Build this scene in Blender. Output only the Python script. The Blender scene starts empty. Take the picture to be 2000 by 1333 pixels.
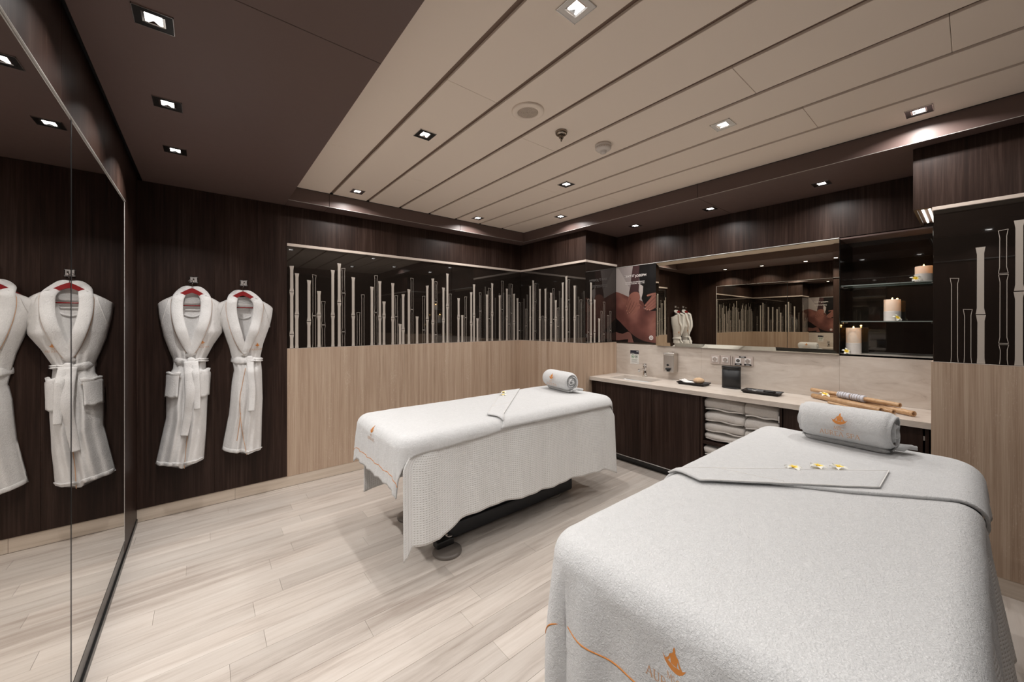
import bpy, bmesh, math, random
from mathutils import Vector, Matrix, noise
random.seed(7)
PI = math.pi
scene = bpy.context.scene
C = scene.collection

# ------------------------------------------------------------------ camera
cam_d = bpy.data.cameras.new('camera')
cam = bpy.data.objects.new('camera', cam_d); C.objects.link(cam)
cam.location = (0.0, 0.0, 1.30)
cam.rotation_euler = (PI/2, 0, -math.radians(39.278))
cam_d.sensor_width = 36.0
cam_d.lens = 736.07*36/2000
cam_d.shift_y = -34.5/2000
cam_d.clip_start = 0.02
scene.camera = cam

# ------------------------------------------------------------------ world, exposure
w = bpy.data.worlds.new('world'); scene.world = w; w.use_nodes = True
w.node_tree.nodes['Background'].inputs[0].default_value = (0.02, 0.018, 0.016, 1)
w.node_tree.nodes['Background'].inputs[1].default_value = 0.3
vs = scene.view_settings
vs.view_transform = 'Standard'; vs.look = 'None'; vs.gamma = 1.0; vs.use_curve_mapping = False
vs.exposure = 0.28
LAMP_POWER = 4.6          # watts of each recessed downlight
LAMP_COLOR = (1.0, 0.975, 0.95)

# ------------------------------------------------------------------ main measures (metres)
YB = 3.45      # back wall face
XM = -0.338    # mirror door face
XJ = 2.96      # face of the two piers on the counter wall
YJ = 2.455     # end of the far pier
YR = 0.135     # start of the near pier
XC = 3.47      # counter wall face
XF = 3.01      # worktop front
ZW = 0.765     # worktop height
ZS = 2.235     # dark soffit
ZC = 2.34      # pale panel ceiling
YF = -1.40     # wall behind the camera
ZG0, ZG1 = 1.10, 1.915   # bamboo glass band

# ------------------------------------------------------------------ node helpers
def newmat(name):
    m = bpy.data.materials.new(name); m.use_nodes = True
    nt = m.node_tree; b = nt.nodes['Principled BSDF']
    return m, nt, b
def N(nt, typ, **kw):
    n = nt.nodes.new(typ)
    for k, v in kw.items():
        if k.startswith('i_'):
            key = k[2:]
            n.inputs[int(key) if key.isdigit() else key.replace('_', ' ')].default_value = v
        else: setattr(n, k, v)
    return n
def srgb(r, g, b):
    f = lambda c: ((c/255+0.055)/1.055)**2.4 if c/255 > 0.04045 else c/255/12.92
    return (f(r), f(g), f(b), 1)
def ramp(nt, fac, stops):
    n = nt.nodes.new('ShaderNodeValToRGB'); e = n.color_ramp.elements
    e[0].position, e[0].color = stops[0]; e[1].position, e[1].color = stops[-1]
    for p, c in stops[1:-1]:
        x = e.new(p); x.color = c
    nt.links.new(fac, n.inputs[0]); return n
def bump(nt, b, h, strength, dist):
    n = N(nt, 'ShaderNodeBump'); n.inputs['Strength'].default_value = strength; n.inputs['Distance'].default_value = dist
    nt.links.new(h, n.inputs['Height']); nt.links.new(n.outputs[0], b.inputs['Normal']); return n
def plain(name, col, rough=0.5, metal=0.0, spec=0.5, emit=0.0, coat=0.0):
    m, nt, b = newmat(name)
    b.inputs['Base Color'].default_value = col; b.inputs['Roughness'].default_value = rough
    b.inputs['Metallic'].default_value = metal; b.inputs['Specular IOR Level'].default_value = spec
    b.inputs['Coat Weight'].default_value = coat; b.inputs['Coat Roughness'].default_value = 0.05
    if emit:
        b.inputs['Emission Color'].default_value = col; b.inputs['Emission Strength'].default_value = emit
    # a trace of surface variation, so nothing is perfectly uniform
    tc = N(nt, 'ShaderNodeTexCoord'); nz = N(nt, 'ShaderNodeTexNoise', i_Scale=35.0, i_Detail=3.0)
    nt.links.new(tc.outputs['Object'], nz.inputs['Vector'])
    mr = N(nt, 'ShaderNodeMapRange'); mr.inputs['To Min'].default_value = max(0, rough-0.03); mr.inputs['To Max'].default_value = min(1, rough+0.03)
    nt.links.new(nz.outputs[0], mr.inputs['Value'])
    if rough > 0.05: nt.links.new(mr.outputs[0], b.inputs['Roughness'])
    return m
def wood(name, cols, scale, stretch, rough, axis='Z', bumps=0.15, spec=0.5, speck=0.0, tint=0.0):
    """streaky grain along an axis; cols = dark, mid, light"""
    m, nt, b = newmat(name)
    g = N(nt, 'ShaderNodeNewGeometry'); mp = N(nt, 'ShaderNodeMapping')
    s = [scale]*3; s['XYZ'.index(axis)] = scale*stretch
    mp.inputs['Scale'].default_value = s
    nt.links.new(g.outputs['Position'], mp.inputs['Vector'])
    n1 = N(nt, 'ShaderNodeTexNoise', i_Scale=1.0, i_Detail=8.0, i_Roughness=0.65, i_Distortion=0.4)
    n2 = N(nt, 'ShaderNodeTexNoise', i_Scale=0.13, i_Detail=3.0, i_Roughness=0.5)
    nt.links.new(mp.outputs[0], n1.inputs['Vector']); nt.links.new(mp.outputs[0], n2.inputs['Vector'])
    mx = N(nt, 'ShaderNodeMix', data_type='FLOAT'); mx.inputs[0].default_value = 0.42
    nt.links.new(n1.outputs[0], mx.inputs[2]); nt.links.new(n2.outputs[0], mx.inputs[3])
    r = ramp(nt, mx.outputs[0], [(0.33, cols[0]), (0.5, cols[1]), (0.68, cols[2])])
    out = r.outputs[0]
    if tint:      # piece to piece difference
        oi = N(nt, 'ShaderNodeObjectInfo'); hv = N(nt, 'ShaderNodeHueSaturation')
        mr = N(nt, 'ShaderNodeMapRange'); mr.inputs['To Min'].default_value = 1-tint; mr.inputs['To Max'].default_value = 1+tint
        nt.links.new(oi.outputs['Random'], mr.inputs['Value']); nt.links.new(mr.outputs[0], hv.inputs['Value'])
        nt.links.new(out, hv.inputs['Color']); out = hv.outputs[0]
    if speck:     # pale open pores
        mp2 = N(nt, 'ShaderNodeMapping'); s2 = [220.0]*3; s2['XYZ'.index(axis)] = 60.0
        mp2.inputs['Scale'].default_value = s2
        nt.links.new(g.outputs['Position'], mp2.inputs['Vector'])
        n3 = N(nt, 'ShaderNodeTexNoise', i_Scale=1.0, i_Detail=2.0); nt.links.new(mp2.outputs[0], n3.inputs['Vector'])
        n4 = N(nt, 'ShaderNodeTexNoise', i_Scale=9.0, i_Detail=2.0)
        mp4 = N(nt, 'ShaderNodeMapping'); s4 = [1.0]*3; s4['XYZ'.index(axis)] = 0.22; mp4.inputs['Scale'].default_value = s4
        nt.links.new(g.outputs['Position'], mp4.inputs['Vector']); nt.links.new(mp4.outputs[0], n4.inputs['Vector'])
        ad = N(nt, 'ShaderNodeMath', operation='ADD'); nt.links.new(n3.outputs[0], ad.inputs[0]); nt.links.new(n4.outputs[0], ad.inputs[1])
        r3 = ramp(nt, ad.outputs[0], [(0.0, (0, 0, 0, 1)), (1.0, (1, 1, 1, 1))])
        r3.color_ramp.elements[0].position = 0.60; r3.color_ramp.elements[1].position = 0.78
        sc = N(nt, 'ShaderNodeMath', operation='MULTIPLY'); sc.inputs[1].default_value = 0.5
        nt.links.new(ad.outputs[0], sc.inputs[0]); nt.links.new(sc.outputs[0], r3.inputs[0])
        ml = N(nt, 'ShaderNodeMath', operation='MULTIPLY'); ml.inputs[1].default_value = speck
        nt.links.new(r3.outputs[0], ml.inputs[0])
        mc = N(nt, 'ShaderNodeMix', data_type='RGBA'); mc.inputs[7].default_value = srgb(226, 212, 198)
        nt.links.new(ml.outputs[0], mc.inputs[0]); nt.links.new(out, mc.inputs[6]); out = mc.outputs[2]
    nt.links.new(out, b.inputs['Base Color'])
    b.inputs['Roughness'].default_value = rough; b.inputs['Specular IOR Level'].default_value = spec
    if bumps: bump(nt, b, n1.outputs[0], bumps, 0.0015)
    return m
def terry(name, col=(0.79, 0.79, 0.79, 1), scale=230.0, strength=1.0, dist=0.0065):
    m, nt, b = newmat(name)
    tc = N(nt, 'ShaderNodeTexCoord')
    n1 = N(nt, 'ShaderNodeTexNoise', i_Scale=scale, i_Detail=4.0, i_Roughness=0.7, i_Distortion=0.6)
    n2 = N(nt, 'ShaderNodeTexNoise', i_Scale=scale*0.22, i_Detail=3.0, i_Roughness=0.6, i_Distortion=1.2)
    for n in (n1, n2): nt.links.new(tc.outputs['Object'], n.inputs['Vector'])
    mx = N(nt, 'ShaderNodeMix', data_type='FLOAT'); mx.inputs[0].default_value = 0.45
    nt.links.new(n1.outputs[0], mx.inputs[2]); nt.links.new(n2.outputs[0], mx.inputs[3])
    r = ramp(nt, mx.outputs[0], [(0.3, (col[0]*0.86, col[1]*0.86, col[2]*0.86, 1)), (0.62, col)])
    nt.links.new(r.outputs[0], b.inputs['Base Color'])
    b.inputs['Roughness'].default_value = 0.95; b.inputs['Specular IOR Level'].default_value = 0.15
    b.inputs['Sheen Weight'].default_value = 0.25; b.inputs['Sheen Roughness'].default_value = 0.5
    bump(nt, b, mx.outputs[0], strength, dist)
    return m
def waffle_mat(name):
    m, nt, b = newmat(name)
    uv = N(nt, 'ShaderNodeUVMap'); sp = N(nt, 'ShaderNodeSeparateXYZ'); nt.links.new(uv.outputs[0], sp.inputs[0])
    hs = []
    for k, cell in ((0, 0.0135), (1, 0.0115)):
        a = N(nt, 'ShaderNodeMath', operation='MULTIPLY'); a.inputs[1].default_value = PI/cell
        s = N(nt, 'ShaderNodeMath', operation='SINE'); ab = N(nt, 'ShaderNodeMath', operation='ABSOLUTE')
        pw = N(nt, 'ShaderNodeMath', operation='POWER'); pw.inputs[1].default_value = 1.1
        nt.links.new(sp.outputs[k], a.inputs[0]); nt.links.new(a.outputs[0], s.inputs[0]); nt.links.new(s.outputs[0], ab.inputs[0]); nt.links.new(ab.outputs[0], pw.inputs[0]); hs.append(pw)
    mul = N(nt, 'ShaderNodeMath', operation='MULTIPLY'); nt.links.new(hs[0].outputs[0], mul.inputs[0]); nt.links.new(hs[1].outputs[0], mul.inputs[1])
    dot = N(nt, 'ShaderNodeMath', operation='POWER'); dot.inputs[1].default_value = 3.4; nt.links.new(mul.outputs[0], dot.inputs[0])
    inv = N(nt, 'ShaderNodeMath', operation='SUBTRACT'); inv.inputs[0].default_value = 1.0; nt.links.new(dot.outputs[0], inv.inputs[1])
    r = ramp(nt, inv.outputs[0], [(0.0, (0.64, 0.615, 0.585, 1)), (0.55, (0.79, 0.785, 0.775, 1))])
    nt.links.new(r.outputs[0], b.inputs['Base Color'])
    b.inputs['Roughness'].default_value = 0.9; b.inputs['Specular IOR Level'].default_value = 0.15
    bump(nt, b, inv.outputs[0], 0.6, 0.004)
    return m
def stone(name, cols, rough=0.35):
    m, nt, b = newmat(name)
    g = N(nt, 'ShaderNodeNewGeometry'); mp = N(nt, 'ShaderNodeMapping'); mp.inputs['Rotation'].default_value = (0.25, 0.0, 0.35); mp.inputs['Scale'].default_value = (3.0, 2.4, 9.0)
    nt.links.new(g.outputs['Position'], mp.inputs['Vector'])
    n1 = N(nt, 'ShaderNodeTexNoise', i_Scale=1.6, i_Detail=7.0, i_Roughness=0.62, i_Distortion=1.6)
    nt.links.new(mp.outputs[0], n1.inputs['Vector'])
    r = ramp(nt, n1.outputs[0], [(0.25, cols[0]), (0.38, cols[1]), (0.62, cols[2])])
    nt.links.new(r.outputs[0], b.inputs['Base Color'])
    b.inputs['Roughness'].default_value = rough
    return m
def glassy(name, col=(0.9, 0.97, 0.95, 1), refl=0.12, shade=0.92):
    m = bpy.data.materials.new(name); m.use_nodes = True; nt = m.node_tree; nt.nodes.clear()
    o = N(nt, 'ShaderNodeOutputMaterial'); t = N(nt, 'ShaderNodeBsdfTransparent'); gl = N(nt, 'ShaderNodeBsdfGlossy')
    t.inputs[0].default_value = (col[0]*shade, col[1]*shade, col[2]*shade, 1); gl.inputs['Roughness'].default_value = 0.02
    lw = N(nt, 'ShaderNodeLayerWeight'); lw.inputs[0].default_value = 0.25
    mr = N(nt, 'ShaderNodeMapRange'); mr.inputs['To Min'].default_value = refl*0.5; mr.inputs['To Max'].default_value = 0.8
    nt.links.new(lw.outputs['Fresnel'], mr.inputs['Value'])
    mx = N(nt, 'ShaderNodeMixShader'); nt.links.new(mr.outputs[0], mx.inputs[0]); nt.links.new(t.outputs[0], mx.inputs[1]); nt.links.new(gl.outputs[0], mx.inputs[2])
    nt.links.new(mx.outputs[0], o.inputs[0]); return m
def petal_mat():
    m, nt, b = newmat('frangipani_petal')
    uv = N(nt, 'ShaderNodeUVMap'); sp = N(nt, 'ShaderNodeSeparateXYZ'); nt.links.new(uv.outputs[0], sp.inputs[0])
    r = ramp(nt, sp.outputs[0], [(0.22, (0.95, 0.60, 0.01, 1)), (0.42, (0.95, 0.80, 0.25, 1)), (0.58, (0.88, 0.87, 0.80, 1))])
    nt.links.new(r.outputs[0], b.inputs['Base Color']); b.inputs['Roughness'].default_value = 0.5
    return m
def wax_mat():
    m, nt, b = newmat('candle_wax')
    b.inputs['Base Color'].default_value = (0.88, 0.80, 0.68, 1); b.inputs['Roughness'].default_value = 0.45
    tr = N(nt, 'ShaderNodeBsdfTranslucent'); tr.inputs[0].default_value = (0.95, 0.70, 0.42, 1)
    mx = N(nt, 'ShaderNodeMixShader'); mx.inputs[0].default_value = 0.30
    o = nt.nodes['Material Output']
    nt.links.new(b.outputs[0], mx.inputs[1]); nt.links.new(tr.outputs[0], mx.inputs[2]); nt.links.new(mx.outputs[0], o.inputs[0])
    return m
def brushed(name, col, rough, axis='Z'):
    m, nt, b = newmat(name)
    tc = N(nt, 'ShaderNodeTexCoord'); mp = N(nt, 'ShaderNodeMapping'); s = [400.0]*3; s['XYZ'.index(axis)] = 6.0; mp.inputs['Scale'].default_value = s
    n1 = N(nt, 'ShaderNodeTexNoise', i_Scale=1.0, i_Detail=2.0); nt.links.new(tc.outputs['Object'], mp.inputs[0]); nt.links.new(mp.outputs[0], n1.inputs['Vector'])
    b.inputs['Base Color'].default_value = col; b.inputs['Metallic'].default_value = 1.0; b.inputs['Roughness'].default_value = rough
    bump(nt, b, n1.outputs[0], 0.12, 0.0006); return m

M = {}
M['dark_wood'] = wood('dark_wood', [(0.0110, 0.0050, 0.0034, 1), (0.0270, 0.0140, 0.0100, 1), (0.060, 0.036, 0.028, 1)], 75, 0.03, 0.42, 'Z', 0.18, 0.20, tint=0.05)
M['pale_wood'] = wood('pale_oak_laminate', [srgb(156, 130, 109), srgb(184, 160, 139), srgb(206, 186, 166)], 230, 0.012, 0.45, 'Z', 0.15, 0.4, speck=0.6, tint=0.02)
M['floor_wood'] = wood('oak_floor', [srgb(158, 145, 135), srgb(191, 181, 172), srgb(205, 197, 189)], 26, 0.08, 0.42, 'X', 0.06, 0.4, tint=0.10)
M['base_wood'] = wood('oak_baseboard', [srgb(180, 164, 147), srgb(205, 190, 174), srgb(220, 207, 193)], 34, 0.06, 0.42, 'X', 0.08, 0.4)
M['base_wood_y'] = wood('oak_baseboard_side', [srgb(180, 164, 147), srgb(205, 190, 174), srgb(220, 207, 193)], 34, 0.06, 0.42, 'Y', 0.08, 0.4)
M['floor_gap'] = plain('floor_joint', srgb(120, 104, 90), 0.8)
M['soffit'] = plain('brown_lacquer', srgb(98, 80, 75), 0.42, 0, 0.35)
M['dark_gap'] = plain('shadow_gap', (0.006, 0.005, 0.005, 1), 0.8)
M['panel'] = plain('beige_ceiling_panel', srgb(236, 221, 206), 0.6)
M['groove'] = plain('groove_brown', srgb(120, 98, 84), 0.7)
M['glass_dark'] = plain('black_backed_glass', (0.0135, 0.0100, 0.0080, 1), 0.02, 0, 1.0, coat=0.45)
M['print'] = plain('bamboo_ink', srgb(186, 176, 166), 0.25, 0, 0.5)
M['line'] = plain('bamboo_outline_ink', srgb(200, 190, 180), 0.3, 0, 0.5)
M['mirror'] = plain('mirror_silver', (0.80, 0.78, 0.75, 1), 0.0, 1.0)
M['mirror_warm'] = plain('mirror_silver_warm', (0.74, 0.70, 0.60, 1), 0.0, 1.0)
M['edge'] = plain('polished_glass_edge', (0.62, 0.60, 0.57, 1), 0.25, 0.3)
M['alu'] = brushed('pale_aluminium', (0.80, 0.74, 0.68, 1), 0.45, 'X')
M['trim_pale'] = plain('pale_trim', srgb(205, 190, 178), 0.4)
M['rail'] = plain('black_rail', (0.012, 0.012, 0.012, 1), 0.3)
M['stone'] = stone('travertine_worktop', [srgb(166, 151, 140), srgb(198, 186, 175), srgb(210, 200, 190)])
M['ceramic'] = plain('white_ceramic', (0.72, 0.72, 0.71, 1), 0.12)
M['chrome'] = plain('chrome', (0.80, 0.79, 0.78, 1), 0.07, 1.0)
M['steel'] = brushed('brushed_steel', (0.62, 0.58, 0.54, 1), 0.3)
M['black'] = plain('black_plastic', (0.010, 0.010, 0.010, 1), 0.35)
M['bin_black'] = plain('black_bin_skin', (0.011, 0.011, 0.012, 1), 0.55)
M['black_tray'] = wood('dark_stained_tray', [(0.006, 0.005, 0.004, 1), (0.014, 0.010, 0.009, 1), (0.03, 0.022, 0.02, 1)], 60, 0.1, 0.4, 'Y', 0.2)
M['terry'] = terry('white_terry')
M['terry_robe'] = terry('robe_terry', (0.82, 0.80, 0.785, 1), 250.0, 0.9, 0.006)
M['terry_fold'] = terry('folded_towel_terry', (0.72, 0.68, 0.64, 1), 220.0, 1.0, 0.005)
M['waffle'] = waffle_mat('waffle_cotton')
M['white_hem'] = plain('white_cotton_hem', (0.78, 0.76, 0.74, 1), 0.9)
M['orange'] = plain('orange_thread', (0.66, 0.24, 0.045, 1), 0.6)
M['orange_pale'] = plain('copper_thread', (0.60, 0.36, 0.22, 1), 0.6)
M['red'] = plain('red_hanger', (0.24, 0.012, 0.014, 1), 0.3)
M['candle'] = wax_mat()
M['holder'] = plain('ribbed_white_ceramic', (0.74, 0.70, 0.66, 1), 0.45)
M['petal'] = petal_mat()
M['yellow'] = plain('flower_heart', (0.93, 0.62, 0.02, 1), 0.6)
M['shelf_glass'] = glassy('shelf_glass')
M['shelf_edge'] = plain('shelf_glass_edge', (0.22, 0.25, 0.235, 1), 0.12, 0.1)
M['bamboo'] = wood('bamboo_cane', [srgb(158, 118, 82), srgb(192, 154, 114), srgb(212, 180, 144)], 90, 0.15, 0.35, 'Y', 0.15, tint=0.08)
M['bamboo_in'] = plain('cane_hollow', srgb(92, 62, 40), 0.8)
M['wrap'] = plain('lilac_grey_wrap', srgb(206, 205, 212), 0.85)
M['pad'] = plain('table_vinyl', (0.25, 0.24, 0.23, 1), 0.5)
M['table_base'] = plain('table_base_charcoal', (0.022, 0.023, 0.027, 1), 0.4)
M['foot_grey'] = plain('grey_foot_plate', srgb(112, 105, 99), 0.35)
M['sock_plate'] = plain('champagne_plate', srgb(188, 174, 166), 0.4)
M['sock_white'] = plain('white_socket', srgb(226, 222, 220), 0.35)
M['sock_grey'] = plain('socket_recess', srgb(168, 156, 148), 0.5)
M['label_black'] = plain('black_label', (0.008, 0.008, 0.008, 1), 0.4)
M['label_print'] = plain('label_print', srgb(190, 190, 190), 0.6)
M['card'] = plain('white_card', srgb(222, 219, 214), 0.5)
M['navy'] = plain('navy_print', srgb(28, 30, 44), 0.5)
M['green'] = plain('green_print', srgb(44, 128, 72), 0.6)
M['grey_print'] = plain('grey_print', srgb(150, 150, 148), 0.6)
M['sponge'] = terry('tan_sponge', (0.72, 0.49, 0.30, 1), 300.0, 1.0, 0.006)
M['det_white'] = plain('detector_white', srgb(214, 204, 196), 0.45)
M['brass'] = plain('sprinkler_nickel', (0.34, 0.29, 0.24, 1), 0.25, 1.0)
M['lamp_frame'] = plain('satin_chrome_frame', (0.60, 0.58, 0.56, 1), 0.22, 1.0)
M['lamp_frame_white'] = plain('white_lamp_frame', srgb(214, 208, 202), 0.35)
M['lamp_dark'] = plain('lamp_black_frame', (0.02, 0.018, 0.017, 1), 0.25, 0.5)
M['lens'] = plain('lamp_lens', (1.0, 0.97, 0.93, 1), 0.3, emit=9.0)
M['led'] = plain('led_tube', (1.0, 0.96, 0.86, 1), 0.3, emit=3.0)
M['flame'] = plain('candle_flame', (1.0, 0.60, 0.18, 1), 0.5, emit=14.0)
M['hook_clear'] = plain('clear_hook_plate', (0.42, 0.39, 0.37, 1), 0.12, 0.0)
def pcol(n, r, g, b): M[n] = plain(n, srgb(r, g, b), 0.35, 0, 0.4)
pcol('poster_grey', 150, 139, 136); pcol('poster_light', 172, 161, 156); pcol('poster_shirt', 17, 14, 14)
pcol('poster_arm', 62, 42, 42); pcol('poster_hand', 134, 88, 76); pcol('poster_hand_dark', 92, 56, 49); pcol('poster_hand_light', 168, 120, 104)
pcol('poster_dark', 20, 14, 13); pcol('poster_white', 222, 214, 210); pcol('poster_foot', 116, 78, 70)
def skin_print():
    m, nt, b = newmat('poster_skin')
    g = N(nt, 'ShaderNodeNewGeometry'); mp = N(nt, 'ShaderNodeMapping')
    mp.inputs['Rotation'].default_value = (math.radians(38), 0, 0); mp.inputs['Scale'].default_value = (1, 3.2, 3.2); mp.inputs['Location'].default_value = (0, 0.4, 0.1)
    nt.links.new(g.outputs['Position'], mp.inputs['Vector'])
    wv = N(nt, 'ShaderNodeTexNoise', i_Scale=1.0, i_Detail=3.0, i_Roughness=0.4); nt.links.new(mp.outputs[0], wv.inputs['Vector'])
    r = ramp(nt, wv.outputs[0], [(0.3, srgb(58, 32, 30)), (0.5, srgb(104, 62, 55)), (0.72, srgb(160, 108, 95))])
    nt.links.new(r.outputs[0], b.inputs['Base Color']); b.inputs['Roughness'].default_value = 0.35; return m
M['poster_skin'] = skin_print()

# ------------------------------------------------------------------ mesh helpers
def link(o, parent=None):
    C.objects.link(o)
    if parent is not None: o.parent = parent
    return o
def meshobj(name, verts, faces, mat, parent=None, smooth=False, uvs=None):
    me = bpy.data.meshes.new(name); me.from_pydata([tuple(v) for v in verts], [], faces); me.update()
    if smooth: me.polygons.foreach_set('use_smooth', [True]*len(me.polygons))
    if uvs is not None:
        ul = me.uv_layers.new(name='UVMap')
        for l in me.loops: ul.data[l.index].uv = uvs[l.vertex_index]
    if mat: me.materials.append(M[mat])
    return link(bpy.data.objects.new(name, me), parent)
class MB:
    def __init__(s): s.v = []; s.f = []
    def add(s, v, f):
        k = len(s.v); s.v += [Vector(p) for p in v]; s.f += [tuple(i+k for i in q) for q in f]; return s
    def box(s, x0, x1, y0, y1, z0, z1):
        v = [(x, y, z) for x in (x0, x1) for y in (y0, y1) for z in (z0, z1)]
        return s.add(v, [(0, 1, 3, 2), (4, 6, 7, 5), (0, 4, 5, 1), (2, 3, 7, 6), (0, 2, 6, 4), (1, 5, 7, 3)])
    def rbox(s, x0, x1, y0, y1, z0, z1, r=0.003, seg=2):
        bm = bmesh.new(); bmesh.ops.create_cube(bm, size=1)
        for v in bm.verts: v.co = Vector(((x0+x1)/2+v.co.x*(x1-x0), (y0+y1)/2+v.co.y*(y1-y0), (z0+z1)/2+v.co.z*(z1-z0)))
        bmesh.ops.bevel(bm, geom=bm.edges[:], offset=r, segments=seg, profile=0.5, affect='EDGES')
        bm.verts.index_update(); s.add([v.co.copy() for v in bm.verts], [tuple(v.index for v in f.verts) for f in bm.faces]); bm.free(); return s
    def lathe(s, prof, c=(0, 0, 0), n=32, sx=1.0, sy=1.0, cap=True):
        v = []; f = []
        for r, z in prof:
            for k in range(n):
                a = 2*PI*k/n; v.append((c[0]+r*sx*math.cos(a), c[1]+r*sy*math.sin(a), c[2]+z))
        m = len(prof)
        for i in range(m-1):
            for k in range(n): f.append((i*n+k, i*n+(k+1) % n, (i+1)*n+(k+1) % n, (i+1)*n+k))
        if cap: f.append(tuple(range(n-1, -1, -1))); f.append(tuple((m-1)*n+k for k in range(n)))
        return s.add(v, f)
    def tube(s, path, r, n=10, cap=True, flat=1.0, up=(0, 0, 1)):
        """r may be a list; flat squeezes the section along its second axis"""
        path = [Vector(p) for p in path]; m = len(path); v = []; f = []; pu = None
        for i, p in enumerate(path):
            t = (path[min(i+1, m-1)]-path[max(i-1, 0)]).normalized()
            if pu is None:
                u = Vector(up); u = u-t*u.dot(t)
                if u.length < 1e-4: u = Vector((1, 0, 0)); u = u-t*u.dot(t)
                u.normalize()
            else:
                u = pu-t*pu.dot(t); u.normalize()
            pu = u; b = t.cross(u); rr = r[i] if isinstance(r, (list, tuple)) else r
            for k in range(n):
                a = 2*PI*k/n; v.append(p+b*(rr*math.cos(a))+u*(rr*flat*math.sin(a)))
        for i in range(m-1):
            for k in range(n): f.append((i*n+k, i*n+(k+1) % n, (i+1)*n+(k+1) % n, (i+1)*n+k))
        if cap: f.append(tuple(range(n-1, -1, -1))); f.append(tuple((m-1)*n+k for k in range(n)))
        return s.add(v, f)
    def build(s, name, mat, parent=None, smooth=False, loc=None):
        o = meshobj(name, s.v, s.f, mat, parent, smooth)
        if loc: o.location = loc
        return o
def box(name, mat, parent, *a): return MB().box(*a).build(name, mat, parent)
def rbox(name, mat, parent, *a, r=0.003, seg=2): return MB().rbox(*a, r=r, seg=seg).build(name, mat, parent)
def empty(name, loc=(0, 0, 0)):
    o = bpy.data.objects.new(name, None); o.empty_display_size = 0.05; link(o); o.location = loc; return o
def tag(o, label, cat, group=None):
    o['label'] = label; o['category'] = cat
    if group: o['group'] = group
    return o
def struct(o): o['kind'] = 'structure'; return o
def copy_tree(o, parent=None):
    c = o.copy(); C.objects.link(c); c.parent = parent
    for ch in list(o.children): copy_tree(ch, c)
    return c
def smooth_by_angle(o, ang=0.6):
    me = o.data; bm = bmesh.new(); bm.from_mesh(me)
    for f in bm.faces: f.smooth = True
    for e in bm.edges: e.smooth = not (len(e.link_faces) == 2 and e.calc_face_angle(0) > ang)
    bm.to_mesh(me); bm.free(); return o
def lerp(a, b, t): return a+(b-a)*t
def sstep(a, b, x):
    t = max(0.0, min(1.0, (x-a)/(b-a))) if b != a else float(x > a); return t*t*(3-2*t)
def interp(pts, x):
    """pts sorted by first value ascending"""
    if x <= pts[0][0]: return pts[0][1]
    for (a, va), (b, vb) in zip(pts, pts[1:]):
        if x <= b: return lerp(va, vb, (x-a)/(b-a))
    return pts[-1][1]
def catmull(pts, n=8):
    pts = [Vector(p) for p in pts]; out = []
    for i in range(len(pts)-1):
        p0 = pts[max(i-1, 0)]; p1 = pts[i]; p2 = pts[i+1]; p3 = pts[min(i+2, len(pts)-1)]
        for k in range(n):
            t = k/n; out.append(0.5*((2*p1)+(p2-p0)*t+(2*p0-5*p1+4*p2-p3)*t*t+(3*p1-p0-3*p2+p3)*t**3))
    out.append(pts[-1]); return out
def grid_faces(nu, nv): return [(i*(nv+1)+j, i*(nv+1)+j+1, (i+1)*(nv+1)+j+1, (i+1)*(nv+1)+j) for i in range(nu) for j in range(nv)]
def nz(x, y, z=0.0): return noise.noise(Vector((x, y, z)))

# ================================================================== FLOOR
floor = struct(box('floor', 'floor_gap', None, XM-0.15, XC+0.3, YF-0.1, YB+0.1, -0.06, -0.0045))
PW, PL = 0.110, 0.92
row = 0; y = YB-0.006
while y > YF+0.05:
    off = (row*0.37) % 1.0*PL + (row % 3)*0.11
    x = XM-0.0 - off
    while x < XF+0.45:
        xa, xb = max(x, XM-0.02), min(x+PL, XC-0.02)
        if xb-xa > 0.02 and not (y < -0.9 and xb < 0.2):
            rbox('plank', 'floor_wood', floor, xa+0.0004, xb-0.0004, max(y-PW, YF)+0.0004, y-0.0004, -0.0045, 0.0, r=0.0005, seg=1)
        x += PL
    y -= PW; row += 1

# ================================================================== CEILING
RX0, RX1, RY1, RY0 = 0.495, 2.85, 3.27, YF+0.35      # recess of the pale panels
ceiling = struct(box('ceiling', 'groove', None, XM-0.2, XC+0.35, YF-0.1, YB+0.1, ZC+0.012, ZC+0.08))
def soffit_piece(x0, x1, y0, y1): rbox('soffit_panel', 'soffit', ceiling, x0, x1, y0, y1, ZS, ZC+0.012, r=0.0012, seg=1)
g = 0.0012
SX0 = XM+0.026
soffit_piece(SX0, RX0, 1.35+g, YB); soffit_piece(SX0, RX0, YF, 1.35-g)
soffit_piece(RX0+g, 0.78-g, RY1, YB); soffit_piece(0.78+g, 2.0-g, RY1, YB); soffit_piece(2.0+g, RX1, RY1, YB)
soffit_piece(RX1, XC+0.02, 1.30+g, YB); soffit_piece(RX1, XC+0.02, YF, 1.30-g)
soffit_piece(RX0+g, RX1-g, YF, RY0)
# dark shadow gap between soffit and mirror wall
box('shadow_gap', 'dark_gap', ceiling, XM-0.15, SX0, YF, YB, ZS+0.05, ZC+0.012)
# pale strip painting the recess edge's glint, dark gap round the panels
glint = MB()
glint.box(RX0-0.004, RX1+0.004, RY1, RY1+0.003, ZS-0.0012, ZS+0.001); glint.box(RX1, RX1+0.003, RY0, RY1, ZS-0.0012, ZS+0.001)
glint.build('painted_glint', 'edge', ceiling)
gp = MB(); gp.box(RX0, RX1, RY1-0.004, RY1, ZC-0.002, ZC+0.012); gp.box(RX1-0.005, RX1, RY0, RY1, ZC-0.002, ZC+0.012)
gp.build('perimeter_gap', 'dark_gap', ceiling)
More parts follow.
